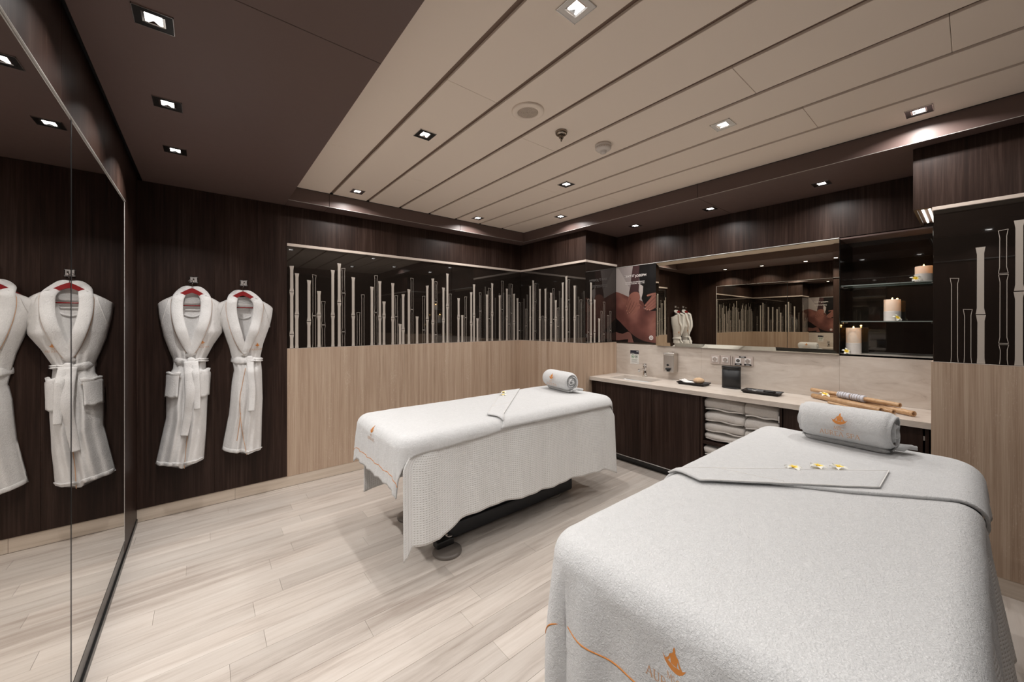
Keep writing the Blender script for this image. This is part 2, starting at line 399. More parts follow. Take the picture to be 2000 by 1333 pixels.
# eight long panels with grooves between
edges = [0.495, 0.793, 1.081, 1.367, 1.656, 1.944, 2.233, 2.531, 2.846]
joints = [[2.35, -0.1], [1.42, 0.1], [2.55, 0.25], [1.60, -0.3], [2.62, 0.62], [2.1, 0.05], [2.3, 0.52], [1.9, -0.2]]
for i in range(8):
    a, b = edges[i]+(0.0122 if i else 0.0), edges[i+1]-(0.0122 if i < 7 else 0.0)
    ys = [RY1-0.005]+joints[i]+[RY0]
    for q in range(3):
        rbox('ceiling_panel', 'panel', ceiling, a, b, ys[q+1]+0.0006, ys[q]-0.0006, ZC, ZC+0.0118, r=0.0012, seg=1)

# ================================================================== BAMBOO PRINTS
def stalk_shapes(kind, z0, tops, wd, rnd):
    """list of (verts2d, faces) in (u along wall, z)"""
    zs = list(tops)+[z0]; out = []
    hw = wd/2; shift = 0.0
    for k in range(len(zs)-1):
        zt, zb = zs[k], zs[k+1]
        if k: zt -= 0.0022
        if k < len(zs)-2: zb += 0.0022
        H = zt-zb; fl = min(0.03, H*0.25); last = (k == len(zs)-2)
        skew = rnd.uniform(-0.004, 0.004) if k == 0 else 0
        L = [(-hw*1.18+shift, zt+skew), (-hw*0.86+shift, zt-fl), (-hw*0.84+shift, zb+fl), (-hw*(1.0 if last else 1.18)+shift, zb)]
        R = [(hw*1.18+shift, zt-skew*0.3), (hw*0.84+shift, zt-fl*1.2), (hw*0.88+shift, zb+fl), (hw*(1.0 if last else 1.15)+shift, zb)]
        if kind == 'f':
            v = []
            for a, b in zip(L, R): v += [a, b]
            out.append((v, [(0, 1, 3, 2), (2, 3, 5, 4), (4, 5, 7, 6)]))
        else:
            ring = L+R[::-1]; t = 0.0019; n = len(ring); v = []; f = []
            ctr = shift
            for (u, z) in ring:
                iz = z-t if z == max(p[1] for p in ring) or abs(z-zt) < 0.006 else (z+t if abs(z-zb) < 1e-6 else z)
                v += [(u, z), (u+(t if u < ctr else -t), iz)]
            segs = range(n)
            for i in segs:
                if last and i == 3: continue
                j = (i+1) % n
                f.append((2*i, 2*j, 2*j+1, 2*i+1))
            out.append((v, f))
        shift += rnd.uniform(-0.0015, 0.0015)
    return out
def bamboo(panel_of, plane, items, z0, wd=0.026):
    rnd = random.Random(3)
    for it in items:
        kind, u = it[0], it[1]; V = []; F = []
        for v, f in stalk_shapes(kind, z0, it[2:], wd, rnd):
            k = len(V); V += [plane(u+a, b) for a, b in v]; F += [tuple(i+k for i in q) for q in f]
        # thin ink layer with a real thickness
        nrm = plane(0, 0, 0.0007)-plane(0, 0); n = len(V)
        front = [p+nrm for p in V]
        FF = [tuple(i+n for i in q) for q in F]
        for q in F:
            for i in range(len(q)): FF.append((q[i], q[(i+1) % len(q)], q[(i+1) % len(q)]+n, q[i]+n))
        o = meshobj('bamboo_stalk', V+front, FF, 'print' if kind == 'f' else 'line', panel_of(u))
        if kind == 'o': o['label'] = 'outlined bamboo stalk printed in thin pale lines'
BA = [('f',.545,1.761,1.553,1.213),('f',.582,1.704,1.369),('f',.669,1.654,1.315),('o',.708,1.701,1.363),('f',.744,1.569,1.369),('o',.777,1.486,1.287),('f',.851,1.753,1.369),('f',.902,1.816,1.479),('o',.936,1.779,1.564,1.228),('f',1.018,1.705,1.368),('o',1.062,1.398),('o',1.101,1.557),('f',1.181,1.631),('o',1.217,1.738,1.399),('f',1.253,1.688,1.351),('f',1.292,1.503,1.37),('f',1.375,1.677,1.343),('o',1.409,1.563,1.363),('f',1.446,1.293),('f',1.477,1.58,1.241),('f',1.535,1.628),('o',1.567,1.739,1.435),('f',1.62,1.368),('o',1.69,1.572,1.234),('f',1.729,1.678,1.34),('f',1.79,1.754,1.311),('o',1.825,1.724,1.524,1.185),('f',1.911,1.668,1.333),('f',1.957,1.815,1.477),('o',2.002-.012,1.609),('f',2.091,1.566,1.366),('f',2.137,1.387),('o',2.18,1.588,1.362),('f',2.25,1.639,1.3),('f',2.287,1.727,1.389),('f',2.332,1.356),('o',2.368,1.64,1.436),('f',2.46,1.623),('o',2.493,1.697,1.352),('f',2.533,1.753,1.41),('f',2.64,1.624),('o',2.678,1.791,1.462),('f',2.746,1.705,1.365),('o',2.778,1.634,1.291),('o',2.817,1.765,1.42),('f',2.855,1.653,1.311),('f',2.908,1.601),('o',2.938,1.551,1.213)]
BC = [('o',3.352,1.472,1.27),('f',3.282,1.738,1.354),('f',3.231,1.8,1.466),('o',3.195,1.763,1.55,1.21),('f',3.118,1.691,1.355),('o',3.071,1.383),('f',3.028,1.687,1.352),('f',2.94,1.637,1.298),('o',2.903,1.683,1.345),('f',2.867,1.551,1.352),('o',2.834,1.467,1.268),('f',2.765,1.735,1.349),('f',2.714,1.796,1.461),('o',2.679,1.759,1.546,1.211),('f',2.599,1.69,1.352),('o',2.557,1.382),('o',2.516,1.54)]
BD = [('o',3.002,1.547,1.212),('f',3.044,1.715,1.518,1.178),('f',3.102,1.543,1.208),('f',3.175,1.35),('o',3.215,1.427),('o',3.259,1.525,1.189),('o',3.325,1.385),('o',3.369,1.428,1.223)]
BG = [('o',.059,1.531),('o',.016,1.371),('f',-.024,1.675,1.343),('o',-.092,1.747,1.537,1.201),('f',-.138,1.785,1.451),('o',-.21,1.62,1.3),('f',-.26,1.55,1.25),('f',-.35,1.72,1.4),('o',-.40,1.5),('f',-.47,1.66,1.33)]

# ================================================================== BACK WALL
wb = struct(box('wall_back', 'dark_wood', None, XM-0.15, XC+0.3, YB+0.012, YB+0.14, 0, ZC+0.05))
GX0 = 0.51
for a, b in ((XM, 0.06), (0.06, GX0)):
    rbox('dark_panel', 'dark_wood', wb, a+0.0003, b-0.0003, YB-0.012, YB+0.012, 0.088, ZS-0.002, r=0.0006, seg=1)
for a, b in ((GX0, 1.05), (1.05, 1.70), (1.70, 2.35), (2.35, XJ)):
    rbox('upper_panel', 'dark_wood', wb, a+0.0003, b-0.0003, YB-0.012, YB+0.012, ZG1+0.022, ZS-0.002, r=0.0006, seg=1)
for a, b in ((GX0, 1.49), (1.49, 2.47), (2.47, XJ)):
    rbox('wainscot_panel', 'pale_wood', wb, a+0.0003, b-0.0003, YB-0.006, YB+0.012, 0.082, ZG0-0.002, r=0.0006, seg=1)
rbox('light_trim', 'trim_pale', wb, GX0, XJ-0.002, YB-0.014, YB+0.010, ZG1, ZG1+0.022, r=0.001, seg=1)
rbox('wainscot_cap', 'trim_pale', wb, GX0, XJ-0.002, YB-0.0065, YB+0.006, ZG0-0.002, ZG0, r=0.0005, seg=1)
gA = rbox('glass_panel', 'glass_dark', wb, GX0+0.001, 2.009, YB+0.002, YB+0.008, ZG0, ZG1, r=0.0008, seg=1)
gB = rbox('glass_panel', 'glass_dark', wb, 2.011, XJ-0.001, YB+0.002, YB+0.008, ZG0, ZG1, r=0.0008, seg=1)
bamboo(lambda u: gA if u < 2.01 else gB, lambda u, z, d=0.0: Vector((u, YB+0.002-d, z)), BA, ZG0+0.002)
bb = struct(rbox('baseboard_back', 'base_wood', None, XM, XJ+0.02, YB-0.004, YB+0.012, 0.0, 0.085, r=0.001, seg=1))
box('joint', 'floor_gap', bb, 0.178, 0.1795, YB-0.0045, YB, 0.0, 0.085)

# ================================================================== COUNTER WALL (right)
wr = struct(box('wall_right', 'dark_wood', None, XC+0.235, XC+0.36, YF-0.1, YB+0.1, 0, ZC+0.05))
NY0, NY1, NZ0, NZ1 = YR+0.015, 0.596, 1.085, 1.895         # candle niche
core = MB()
core.box(XC+0.012, XC+0.235, NY1, YJ+0.02, 0, ZC); core.box(XC+0.012, XC+0.235, YF, NY0, 0, ZC)
core.box(XC+0.012, XC+0.235, NY0, NY1, 0, NZ0-0.01); core.box(XC+0.012, XC+0.235, NY0, NY1, NZ1, ZC)
core.build('wall_core', 'dark_wood', wr)
for a, b in ((0.205, 0.83), (0.83, 1.46), (1.46, 2.09), (2.09, YJ)):
    rbox('upper_panel', 'dark_wood', wr, XC, XC+0.012, a+0.0003, b-0.0003, 1.905, ZS-0.002, r=0.0006, seg=1)
rbox('panel_edge_trim', 'edge', wr, XC-0.002, XC+0.012, NY1, YJ, 1.899, 1.905, r=0.0008, seg=1)
# travertine splashback
for a, b in ((YR, NY1), (NY1, 1.55), (1.55, YJ)):
    rbox('splashback', 'stone', wr, XC, XC+0.013, a+0.0002, b-0.0002, ZW, NZ0, r=0.0005, seg=1)
box('niche_sill', 'stone', wr, XC, XC+0.22, NY0, NY1, NZ0-0.012, NZ0)
box('niche_back', 'glass_dark', wr, XC+0.215, XC+0.235, NY0, NY1, NZ0, NZ1)
box('niche_side', 'glass_dark', wr, XC+0.0, XC+0.215, NY1-0.006, NY1+0.001, NZ0, NZ1)
box('niche_side', 'glass_dark', wr, XC+0.0, XC+0.215, NY0-0.001, NY0+0.005, NZ0, NZ1)
box('niche_top', 'soffit', wr, XC+0.0, XC+0.215, NY0, NY1, NZ1-0.006, NZ1+0.004)
box('wall_strip', 'glass_dark', wr, XC+0.0, XC+0.012, NY1+0.001, YJ, NZ0, 1.899)
# far pier
pier = MB().box(XJ+0.012, XC+0.012, YJ+0.012, YB+0.012, 0, ZC).build('pier_core', 'dark_wood', wr)
def pier_face(y0, y1, cuts):
    ys = [y0]+cuts+[y1]
    for a, b in zip(ys, ys[1:]):
        rbox('wainscot_panel', 'pale_wood', wr, XJ-0.006, XJ+0.012, a+0.0003, b-0.0003, 0.082, ZG0-0.002, r=0.0006, seg=1)
pier_face(YJ-0.006, YB-0.006, [2.95])
rbox('upper_panel', 'dark_wood', wr, XJ-0.012, XJ+0.012, YJ-0.012, YB-0.012, ZG1+0.022, ZS-0.002, r=0.001, seg=1)
rbox('upper_panel', 'dark_wood', wr, XJ+0.012, XC, YJ-0.012, YJ+0.012, ZG1+0.022, ZS-0.002, r=0.0006, seg=1)
rbox('light_trim', 'trim_pale', wr, XJ-0.014, XJ+0.012, YJ-0.014, YB-0.014, ZG1, ZG1+0.022, r=0.001, seg=1)
rbox('light_trim', 'trim_pale', wr, XJ+0.012, XC, YJ-0.014, YJ+0.012, ZG1, ZG1+0.022, r=0.001, seg=1)
gC = rbox('glass_panel', 'glass_dark', wr, XJ, XJ+0.008, YJ, YB+0.002, ZG0, ZG1, r=0.0008, seg=1)
gD = rbox('glass_panel', 'glass_dark', wr, XJ+0.0085, XC-0.001, YJ, YJ+0.008, ZG0, ZG1, r=0.0008, seg=1)
bamboo(lambda u: gC, lambda u, z, d=0.0: Vector((XJ-d, u, z)), BC, ZG0+0.002)
bamboo(lambda u: gD, lambda u, z, d=0.0: Vector((u, YJ-d, z)), BD, ZG0+0.002)
rbox('wainscot_panel', 'pale_wood', wr, XJ+0.012, XC, YJ-0.006, YJ+0.012, 0.082, ZG0-0.002, r=0.0006, seg=1)
rbox('wainscot_cap', 'trim_pale', wr, XJ-0.0065, XJ+0.006, YJ-0.0065, YB-0.006, ZG0-0.002, ZG0, r=0.0005, seg=1)
# near pier with its overhanging box
MB().box(XJ+0.012, XC+0.012, YF, YR-0.012, 0, ZC).build('pier_core', 'dark_wood', wr)
pier_face(YF, YR+0.004, [-0.45])
rbox('wainscot_panel', 'pale_wood', wr, XJ+0.012, XC, YR-0.012, YR+0.004, ZW, ZG0-0.002, r=0.0006, seg=1)
gE = rbox('glass_panel', 'glass_dark', wr, XJ, XJ+0.008, -0.62, YR-0.004, ZG0, ZG1, r=0.0008, seg=1)
rbox('glass_panel', 'glass_dark', wr, XJ+0.0085, XC, YR-0.012, YR-0.004, ZG0, ZG1, r=0.0008, seg=1)
bamboo(lambda u: gE, lambda u, z, d=0.0: Vector((XJ-d, u, z)), BG, ZG0+0.002)
rbox('wainscot_cap', 'trim_pale', wr, XJ-0.0065, XJ+0.006, YF, YR+0.004, ZG0-0.002, ZG0, r=0.0005, seg=1)
ob = MB(); ob.box(XJ-0.012, XJ+0.012, YF, 0.203, ZG1-0.008, ZS-0.002); ob.box(XJ+0.012, XC, 0.191, 0.203, ZG1-0.008, ZS-0.002)
ob.build('overhang_box', 'dark_wood', wr)
rbox('light_trim', 'trim_pale', wr, XJ-0.014, XJ+0.010, YF, YR, ZG1-0.026, ZG1-0.008, r=0.001, seg=1)
box('overhang_soffit', 'soffit', wr, XJ+0.012, XC, YR-0.004, 0.191, ZG1+0.004, ZG1+0.012)
for yy in (0.148, 0.172):
    rbox('light_strip', 'led', wr, XJ+0.03, XC-0.06, yy-0.004, yy+0.004, ZG1-0.004, ZG1+0.004, r=0.001, seg=1)
br = struct(rbox('baseboard_right', 'base_wood_y', None, XJ-0.004, XJ+0.012, YF, YR, 0, 0.085, r=0.001, seg=1))
br2 = struct(rbox('baseboard_pier', 'base_wood_y', None, XJ-0.004, XJ+0.012, YJ, YB-0.004, 0, 0.085, r=0.001, seg=1))

# ================================================================== MIRROR WALL (left)
wl = struct(box('wall_left', 'dark_wood', None, XM-0.16, XM-0.012, YF-0.1, YB+0.012, 0, ZC+0.05))
rbox('jamb_panel', 'dark_wood', wl, XM-0.012, XM, 2.962, YB-0.012, 0.0, ZS+0.04, r=0.0008, seg=1)
for a, b in ((YF, 0.3), (0.3, 1.1), (1.1, 1.75), (1.75, 2.40), (2.40, 2.962)):
    rbox('fascia_panel', 'dark_wood', wl, XM-0.012, XM+0.004, a+0.0003, b-0.0003, 1.975, ZS+0.04, r=0.0008, seg=1)
rbox('fascia_edge', 'edge', wl, XM-0.004, XM+0.0045, YF, 2.962, 1.9725, 1.975, r=0.0005, seg=1)
rbox('floor_rail', 'rail', wl, XM-0.012, XM+0.006, YF, YB-0.012, 0.0, 0.028, r=0.002)
rbox('kick_strip', 'rail', wl, XM-0.012, XM-0.001, YF, 2.962, 0.028, 0.10, r=0.001, seg=1)
for k, (a, b, lab) in enumerate(((1.882, 2.957, 'tall mirrored sliding door panel at the end beside the bathrobes'), (0.80, 1.878, 'tall mirrored sliding door panel at the left edge of the picture'))):
    d = empty('mirror_door', (XM, (a+b)/2, 0.10)); tag(d, lab, 'mirror', 'mirrored sliding doors along the left wall')
    L = (b-a)/2
    MB().box(-0.008, 0.0, -L, L, 0.0, 1.87).build('mirror_glass', 'mirror', d)
    for sgn in (-1, 1):
        MB().box(-0.009, 0.0008, sgn*L-(0.0022 if sgn > 0 and k == 0 else 0.0014), sgn*L+(0.0022 if sgn > 0 and k == 0 else 0.0014), 0.0, 1.87).build('polished_edge', 'edge' if (sgn > 0 and k == 0) else 'rail', d)
    MB().rbox(-0.010, 0.001, -L, L, -0.012, 0.0, r=0.001, seg=1).build('bottom_rail', 'rail', d)

# ================================================================== WALL BEHIND THE CAMERA
wf = struct(box('wall_front', 'dark_wood', None, XM-0.2, XC+0.3, YF-0.12, YF, 0, ZC+0.05))

# ================================================================== DOWNLIGHTS
def downlight_parts(root, style):
    hw, ih = 0.046, 0.027
    fr = MB()
    for a in ((-hw, hw, -hw, -ih), (-hw, hw, ih, hw), (-hw, -ih, -ih, ih), (ih, hw, -ih, ih)):
        fr.box(a[0], a[1], a[2], a[3], -0.003, 0.0)
    fr.build('frame', {'w': 'lamp_frame_white', 'c': 'lamp_frame', 'd': 'lamp_dark'}[style], root)
    rm = MB()      # rim bead
    for s in (-1, 1):
        rm.box(-hw-0.001, hw+0.001, s*hw-0.001, s*hw+0.001, -0.004, 0.0); rm.box(s*hw-0.001, s*hw+0.001, -hw-0.001, hw+0.001, -0.004, 0.0)
    rm.build('rim', 'lamp_frame', root)
    # square reflector, four sloping faces inside the frame, two wall fins
    v = [(-ih, -ih, -0.002), (ih, -ih, -0.002), (ih, ih, -0.002), (-ih, ih, -0.002), (-0.019, -0.019, -0.0005), (0.019, -0.019, -0.0005), (0.019, 0.019, -0.0005), (-0.019, 0.019, -0.0005)]
    meshobj('reflector', v, [(0, 4, 5, 1), (1, 5, 6, 2), (2, 6, 7, 3), (3, 7, 4, 0)], 'chrome', root)
    MB().rbox(-0.020, 0.020, -0.020, 0.020, -0.0022, -0.0008, r=0.0006, seg=1).build('lens', 'lens', root)
    MB().add([(-0.013, 0.019, -0.0030), (0.013, 0.019, -0.0030), (0.0, 0.002, -0.0030), (-0.013, 0.019, -0.0023), (0.013, 0.019, -0.0023), (0.0, 0.002, -0.0023)], [(0, 1, 2), (5, 4, 3), (0, 3, 4, 1), (1, 4, 5, 2), (2, 5, 3, 0)]).build('baffle', 'chrome', root)
def add_lamp(root, power, aim=(0, 0), spread=155):
    l = bpy.data.lights.new('downlight_beam', 'AREA'); l.energy = power; l.color = LAMP_COLOR
    l.shape = 'SQUARE'; l.size = 0.038; l.spread = math.radians(spread)
    o = bpy.data.objects.new('downlight_beam', l); link(o, root); o.location = (0, 0, -0.0045)
    o.rotation_euler = (aim[0], aim[1], 0); return o
s = (ZC-1.3)/(2.315-1.3)
LG = 'recessed square downlights'
dl = [  # x, y, z, style, power factor, label
 (0.926*s, 0.807*s, ZC, 'w', 0.80, 'large white-framed square downlight at the top edge of the picture'),
 (0.920*s, 1.863*s, ZC, 'd', 0.82, 'square downlight in the pale ceiling left of the round loudspeaker'),
 (0.914*s, 2.994*s, ZC, 'd', 1.00, 'small square downlight in the far left corner of the pale ceiling'),
 (2.053*s, 0.808*s, ZC, 'w', 0.75, 'white-framed square downlight in the pale ceiling right of the smoke detector'),
 (2.045*s, 1.876*s, ZC, 'd', 1.00, 'square downlight in the pale ceiling below the smoke detector'),
 (2.041*s, 3.016*s, ZC, 'd', 1.00, 'small downlight near the back edge of the pale ceiling'),
 (2.620*s, 2.475*s, ZC, 'd', 0.75, 'small square downlight near the far right corner of the pale ceiling'),
 (2.645*s, 0.163*s, ZC, 'd', 0.85, 'black-framed square downlight in the pale ceiling at the upper right'),
 (-0.119, 1.594, ZS, 'd', 0.72, 'largest downlight in the dark ceiling above the mirror doors'),
 (-0.119, 2.169, ZS, 'd', 0.78, 'middle downlight of the three in the dark ceiling by the mirror doors'),
 (-0.119, 2.725, ZS, 'd', 1.20, 'farthest downlight in the dark ceiling in front of the bathrobes'),
 (3.196, 0.640, ZS, 'd', 0.75, 'nearest downlight in the dark soffit over the worktop'),
 (3.196, 1.356, ZS, 'd', 0.75, 'middle downlight in the dark soffit over the worktop'),
 (3.196, 2.045, ZS, 'd', 0.72, 'farthest downlight in the dark soffit above the washbasin'),
]
for x, y, z, st, pf, lab in dl:
    root = empty('downlight', (x, y, z)); tag(root, lab, 'downlight', LG)
    downlight_parts(root, st)
    add_lamp(root, LAMP_POWER*pf, spread=155 if z == ZC else (122 if x < 0 else 152))
for x, y, z, pf, lab in ((0.945, -0.28, ZC, 0.45, 'downlight in the pale ceiling behind the camera on the mirror side'), (2.10, -0.28, ZC, 0.4, 'downlight in the pale ceiling behind the camera on the counter side'), (-0.119, 1.03, ZS, 0.75, 'downlight in the dark ceiling over the mirror doors, just out of the picture'), (-0.119, 0.46, ZS, 0.95, 'unseen fill downlight added in the dark ceiling left of the camera'), (-0.119, -0.10, ZS, 0.9, 'unseen fill downlight added in the dark ceiling above and behind the camera')):  # rows continued out of view; last two lamps added to brighten near table's foot
    root = empty('downlight', (x, y, z)); tag(root, lab, 'downlight', LG)
    downlight_parts(root, 'd'); add_lamp(root, LAMP_POWER*pf, spread=155 if z == ZC else 120)

# ================================================================== CEILING FITTINGS
sp = empty('ceiling_speaker', (1.228, 1.379, ZC)); tag(sp, 'round beige loudspeaker grille set in the pale ceiling', 'loudspeaker')
MB().lathe([(0.079, 0.0), (0.079, -0.006), (0.074, -0.010), (0.052, -0.011), (0.050, -0.008)], n=48, cap=False).build('rim', 'panel', sp, True)
MB().lathe([(0.0, -0.0075), (0.051, -0.0075)], n=48, cap=False).build('grille_disc', 'groove', sp)
ring = MB()
for k in range(1, 11):
    r = k*0.0047
    for j in range(max(6, k*6)):
        a = 2*PI*(j+0.5*(k % 2))/max(6, k*6)
        ring.box(r*math.cos(a)-0.0014, r*math.cos(a)+0.0014, r*math.sin(a)-0.0014, r*math.sin(a)+0.0014, -0.0092, -0.0076)
gr = ring.build('grille', 'panel', sp); gr['kind'] = 'stuff'
sk = empty('fire_sprinkler', (1.50, 1.412, ZC)); tag(sk, 'nickel fire sprinkler hanging from the pale ceiling', 'sprinkler')
MB().lathe([(0.030, 0.0), (0.033, -0.004), (0.031, -0.014), (0.022, -0.022), (0.018, -0.018), (0.016, -0.006)], n=28).build('cup', 'brass', sk, True)
MB().lathe([(0.011, -0.006), (0.012, -0.030), (0.006, -0.034), (0.005, -0.046), (0.003, -0.055)], n=14).build('nozzle', 'brass', sk, True)
fm = MB()
for k in range(2): fm.tube([(0.013*(1-2*k), 0, -0.012), (0.015*(1-2*k), 0, -0.028), (0.004*(1-2*k), 0, -0.045)], 0.002, 6)
fm.build('frame_arm', 'brass', sk, True)
MB().lathe([(0.013, -0.032), (0.013, -0.034)], n=16).build('deflector', 'brass', sk)
sd = empty('smoke_detector', (1.800, 1.362, ZC)); tag(sd, 'white round smoke detector on the pale ceiling', 'smoke detector')
MB().lathe([(0.046, 0.0), (0.047, -0.010), (0.045, -0.014)], n=36).build('base', 'det_white', sd, True)
MB().lathe([(0.044, -0.013), (0.045, -0.024), (0.038, -0.032), (0.022, -0.036), (0.018, -0.036), (0.017, -0.049), (0.0, -0.050)], n=36).build('head', 'det_white', sd, True)
sl = MB()
for k in range(10):
    a = 2*PI*k/10; sl.add([Vector((0.0452*math.cos(a+d), 0.0452*math.sin(a+d), z)) for d, z in ((-0.2, -0.021), (0.2, -0.021), (0.2, -0.0235), (-0.2, -0.0235))], [(0, 1, 2, 3)])
sl.build('smoke_slot', 'groove', sd)

# ================================================================== WALL MIRROR
wm = empty('wall_mirror', (XC-0.024, 1.285, 1.082)); tag(wm, 'wide mirror hanging on the wall above the worktop', 'mirror')
HY, HZ = 0.692, 0.81
bev = 0.032
# backing, flat silvered face, four ground bevels
MB().box(0.008, 0.024, -HY, HY, 0.0, HZ).build('backing', 'black', wm)
meshobj('mirror_face', [(0, -HY+bev, bev), (0, HY-bev, bev), (0, HY-bev, HZ-bev), (0, -HY+bev, HZ-bev)], [(0, 3, 2, 1)], 'mirror_warm', wm)
o = [(0.0035, -HY, 0), (0.0035, HY, 0), (0.0035, HY, HZ), (0.0035, -HY, HZ)]; i_ = [(0, -HY+bev, bev), (0, HY-bev, bev), (0, HY-bev, HZ-bev), (0, -HY+bev, HZ-bev)]
for k in range(4):
    meshobj('bevel', [o[k], o[(k+1) % 4], i_[(k+1) % 4], i_[k]], [(0, 3, 2, 1)], 'mirror_warm', wm)
em = MB(); em.box(0.0035, 0.008, -HY, -HY+0.001, 0, HZ); em.box(0.0035, 0.008, HY-0.001, HY, 0, HZ); em.box(0.0035, 0.008, -HY, HY, 0, 0.001); em.box(0.0035, 0.008, -HY, HY, HZ-0.001, HZ)
em.build('glass_edge', 'shelf_edge', wm)

# ================================================================== VANITY: cabinets and worktop
XD = 3.035; CZ0, CZ1 = 0.085, ZW-0.036
def hollow(name, y0, y1, lab, grp='built-in units under the worktop'):
    c = empty(name, (XD+0.2, (y0+y1)/2, 0)); tag(c, lab, 'cabinet', grp); m = Matrix.Translation(-c.location)
    def B(n, mat, *a, r=0.001):
        o = MB().rbox(*a, r=r, seg=1); o.v = [p-c.location for p in o.v]; return o.build(n, mat, c)
    B('side_panel', 'dark_wood', XD+0.02, XC-0.004, y0, y0+0.018, 0.03, CZ1); B('side_panel', 'dark_wood', XD+0.02, XC-0.004, y1-0.018, y1, 0.03, CZ1)
    B('base_panel', 'dark_wood', XD+0.02, XC-0.004, y0+0.018, y1-0.018, CZ0, CZ0+0.018)
    B('back_panel', 'dark_wood', XC-0.014, XC-0.006, y0+0.018, y1-0.018, CZ0+0.018, CZ1)
    B('kick_board', 'rail', XD+0.035, XD+0.05, y0, y1, 0.0, 0.06)
    B('plinth_strip', 'edge', XD+0.002, XD+0.035, y0+0.001, y1-0.001, 0.062, 0.068); B('plinth_rail', 'rail', XD+0.004, XD+0.035, y0+0.001, y1-0.001, 0.036, 0.062)
    return c, B
c1, B = hollow('washbasin_cabinet', 1.366, YJ-0.04, 'dark wood cabinet with two flush doors under the washbasin')
B('door', 'dark_wood', XD, XD+0.018, 1.7805, YJ-0.042, 0.072, CZ1-0.003); B('door', 'dark_wood', XD, XD+0.018, 1.368, 1.7775, 0.072, CZ1-0.003)
B('filler', 'dark_wood', XD+0.015, XC-0.01, YJ-0.038, YJ-0.008, 0.0, CZ1)
c2, B2 = hollow('open_shelf_unit', 0.818, 1.362, 'open dark wood shelf unit holding the folded towels')
B2('shelf', 'dark_wood', XD+0.004, XC-0.016, 0.836, 1.344, 0.356, 0.380)
B2('front_edge', 'dark_wood', XD, XD+0.02, 1.345, 1.362, 0.072, CZ1); B2('front_edge', 'dark_wood', XD, XD+0.02, 0.818, 0.834, 0.072, CZ1)
B2('hinge_plate', 'sock_white', XD-0.002, XD+0.01, 0.834, 0.8385, 0.620, 0.665, r=0.0008)
c3, B3 = hollow('end_cabinet', YR+0.012, 0.814, 'dark wood cabinet with one flush door behind the near massage table')
B3('door', 'dark_wood', XD, XD+0.018, 0.172, 0.812, 0.072, CZ1-0.003); B3('filler', 'dark_wood', XD, XD+0.018, YR+0.014, 0.164, 0.072, CZ1-0.003)
B3('hinge', 'steel', XD+0.003, XD+0.012, 0.1645, 0.1715, 0.66, 0.685, r=0.0008)

wt = empty('worktop', (3.24, 1.295, ZW)); tag(wt, 'long beige stone worktop with an inset washbasin', 'worktop')
SX0_, SX1_, SY0, SY1 = 3.105, 3.365, 1.855, 2.275
m = MB(); y0, y1 = YR+0.005, YJ-0.007; X1 = XC-0.001
m.box(XF, X1, y0, SY0, ZW-0.034, ZW); m.box(XF, X1, SY1, y1, ZW-0.034, ZW); m.box(XF, SX0_, SY0, SY1, ZW-0.034, ZW); m.box(SX1_, X1, SY0, SY1, ZW-0.034, ZW)
m.v = [p-wt.location for p in m.v]; m.build('slab', 'stone', wt)
# undermounted basin: rounded rectangular bowl
def ring_rr(hx, hy, r, z, n=6):
    pts = []
    for cx, cy, a0 in ((hx-r, hy-r, 0), (-hx+r, hy-r, PI/2), (-hx+r, -hy+r, PI), (hx-r, -hy+r, 3*PI/2)):
        for k in range(n+1):
            a = a0+PI/2*k/n; pts.append((cx+r*math.cos(a), cy+r*math.sin(a), z))
    return pts
def loft(rings, close_end=True):
    v = []; f = []; n = len(rings[0])
    for r in rings: v += r
    for i in range(len(rings)-1):
        for k in range(n): f.append((i*n+k, i*n+(k+1) % n, (i+1)*n+(k+1) % n, (i+1)*n+k))
    if close_end: f.append(tuple((len(rings)-1)*n+k for k in range(n)))
    return v, f
bx, by = (SX0_+SX1_)/2-3.24, (SY0+SY1)/2-1.295
hx, hy = (SX1_-SX0_)/2, (SY1-SY0)/2
v, f = loft([ring_rr(hx+0.008, hy+0.008, 0.015, -0.030), ring_rr(hx+0.002, hy+0.002, 0.02, -0.034), ring_rr(hx-0.006, hy-0.006, 0.03, -0.06), ring_rr(hx-0.02, hy-0.02, 0.05, -0.115), ring_rr(hx-0.06, hy-0.07, 0.06, -0.128)])
MB().add([(p[0]+bx, p[1]+by, p[2]) for p in v], [q[::-1] for q in f]).build('basin', 'ceramic', wt, True)
MB().lathe([(0.02, -0.126), (0.02, -0.1235), (0.013, -0.122)], (bx+0.02, by, 0), 20).build('drain', 'chrome', wt, True)
MB().lathe([(0.010, 0), (0.010, 0.004)], (SX1_-3.24+0.0005, by-0.01, -0.055), 14).build('overflow', 'black', wt)

# tap
tp = empty('basin_tap', (3.415, 2.075, ZW)); tag(tp, 'chrome single-lever tap behind the washbasin', 'tap')
MB().lathe([(0.025, 0), (0.025, 0.004), (0.0215, 0.006), (0.0205, 0.085), (0.022, 0.09), (0.022, 0.112)], n=24).build('body', 'chrome', tp, True)
MB().rbox(-0.115, 0.0, -0.012, 0.012, 0.066, 0.088, r=0.008, seg=3).build('spout', 'chrome', tp, True)
MB().lathe([(0.009, 0.058), (0.009, 0.068)], (-0.102, 0, 0), 14).build('aerator', 'chrome', tp, True)
MB().lathe([(0.0225, 0.113), (0.0225, 0.128), (0.018, 0.134), (0.0, 0.135)], n=24).build('cartridge_cap', 'chrome', tp, True)
MB().tube([(0.0, 0, 0.130), (-0.03, 0.004, 0.135), (-0.075, 0.012, 0.137), (-0.105, 0.017, 0.142)], [0.013, 0.011, 0.008, 0.007], 10, flat=0.4).build('lever', 'chrome', tp, True)

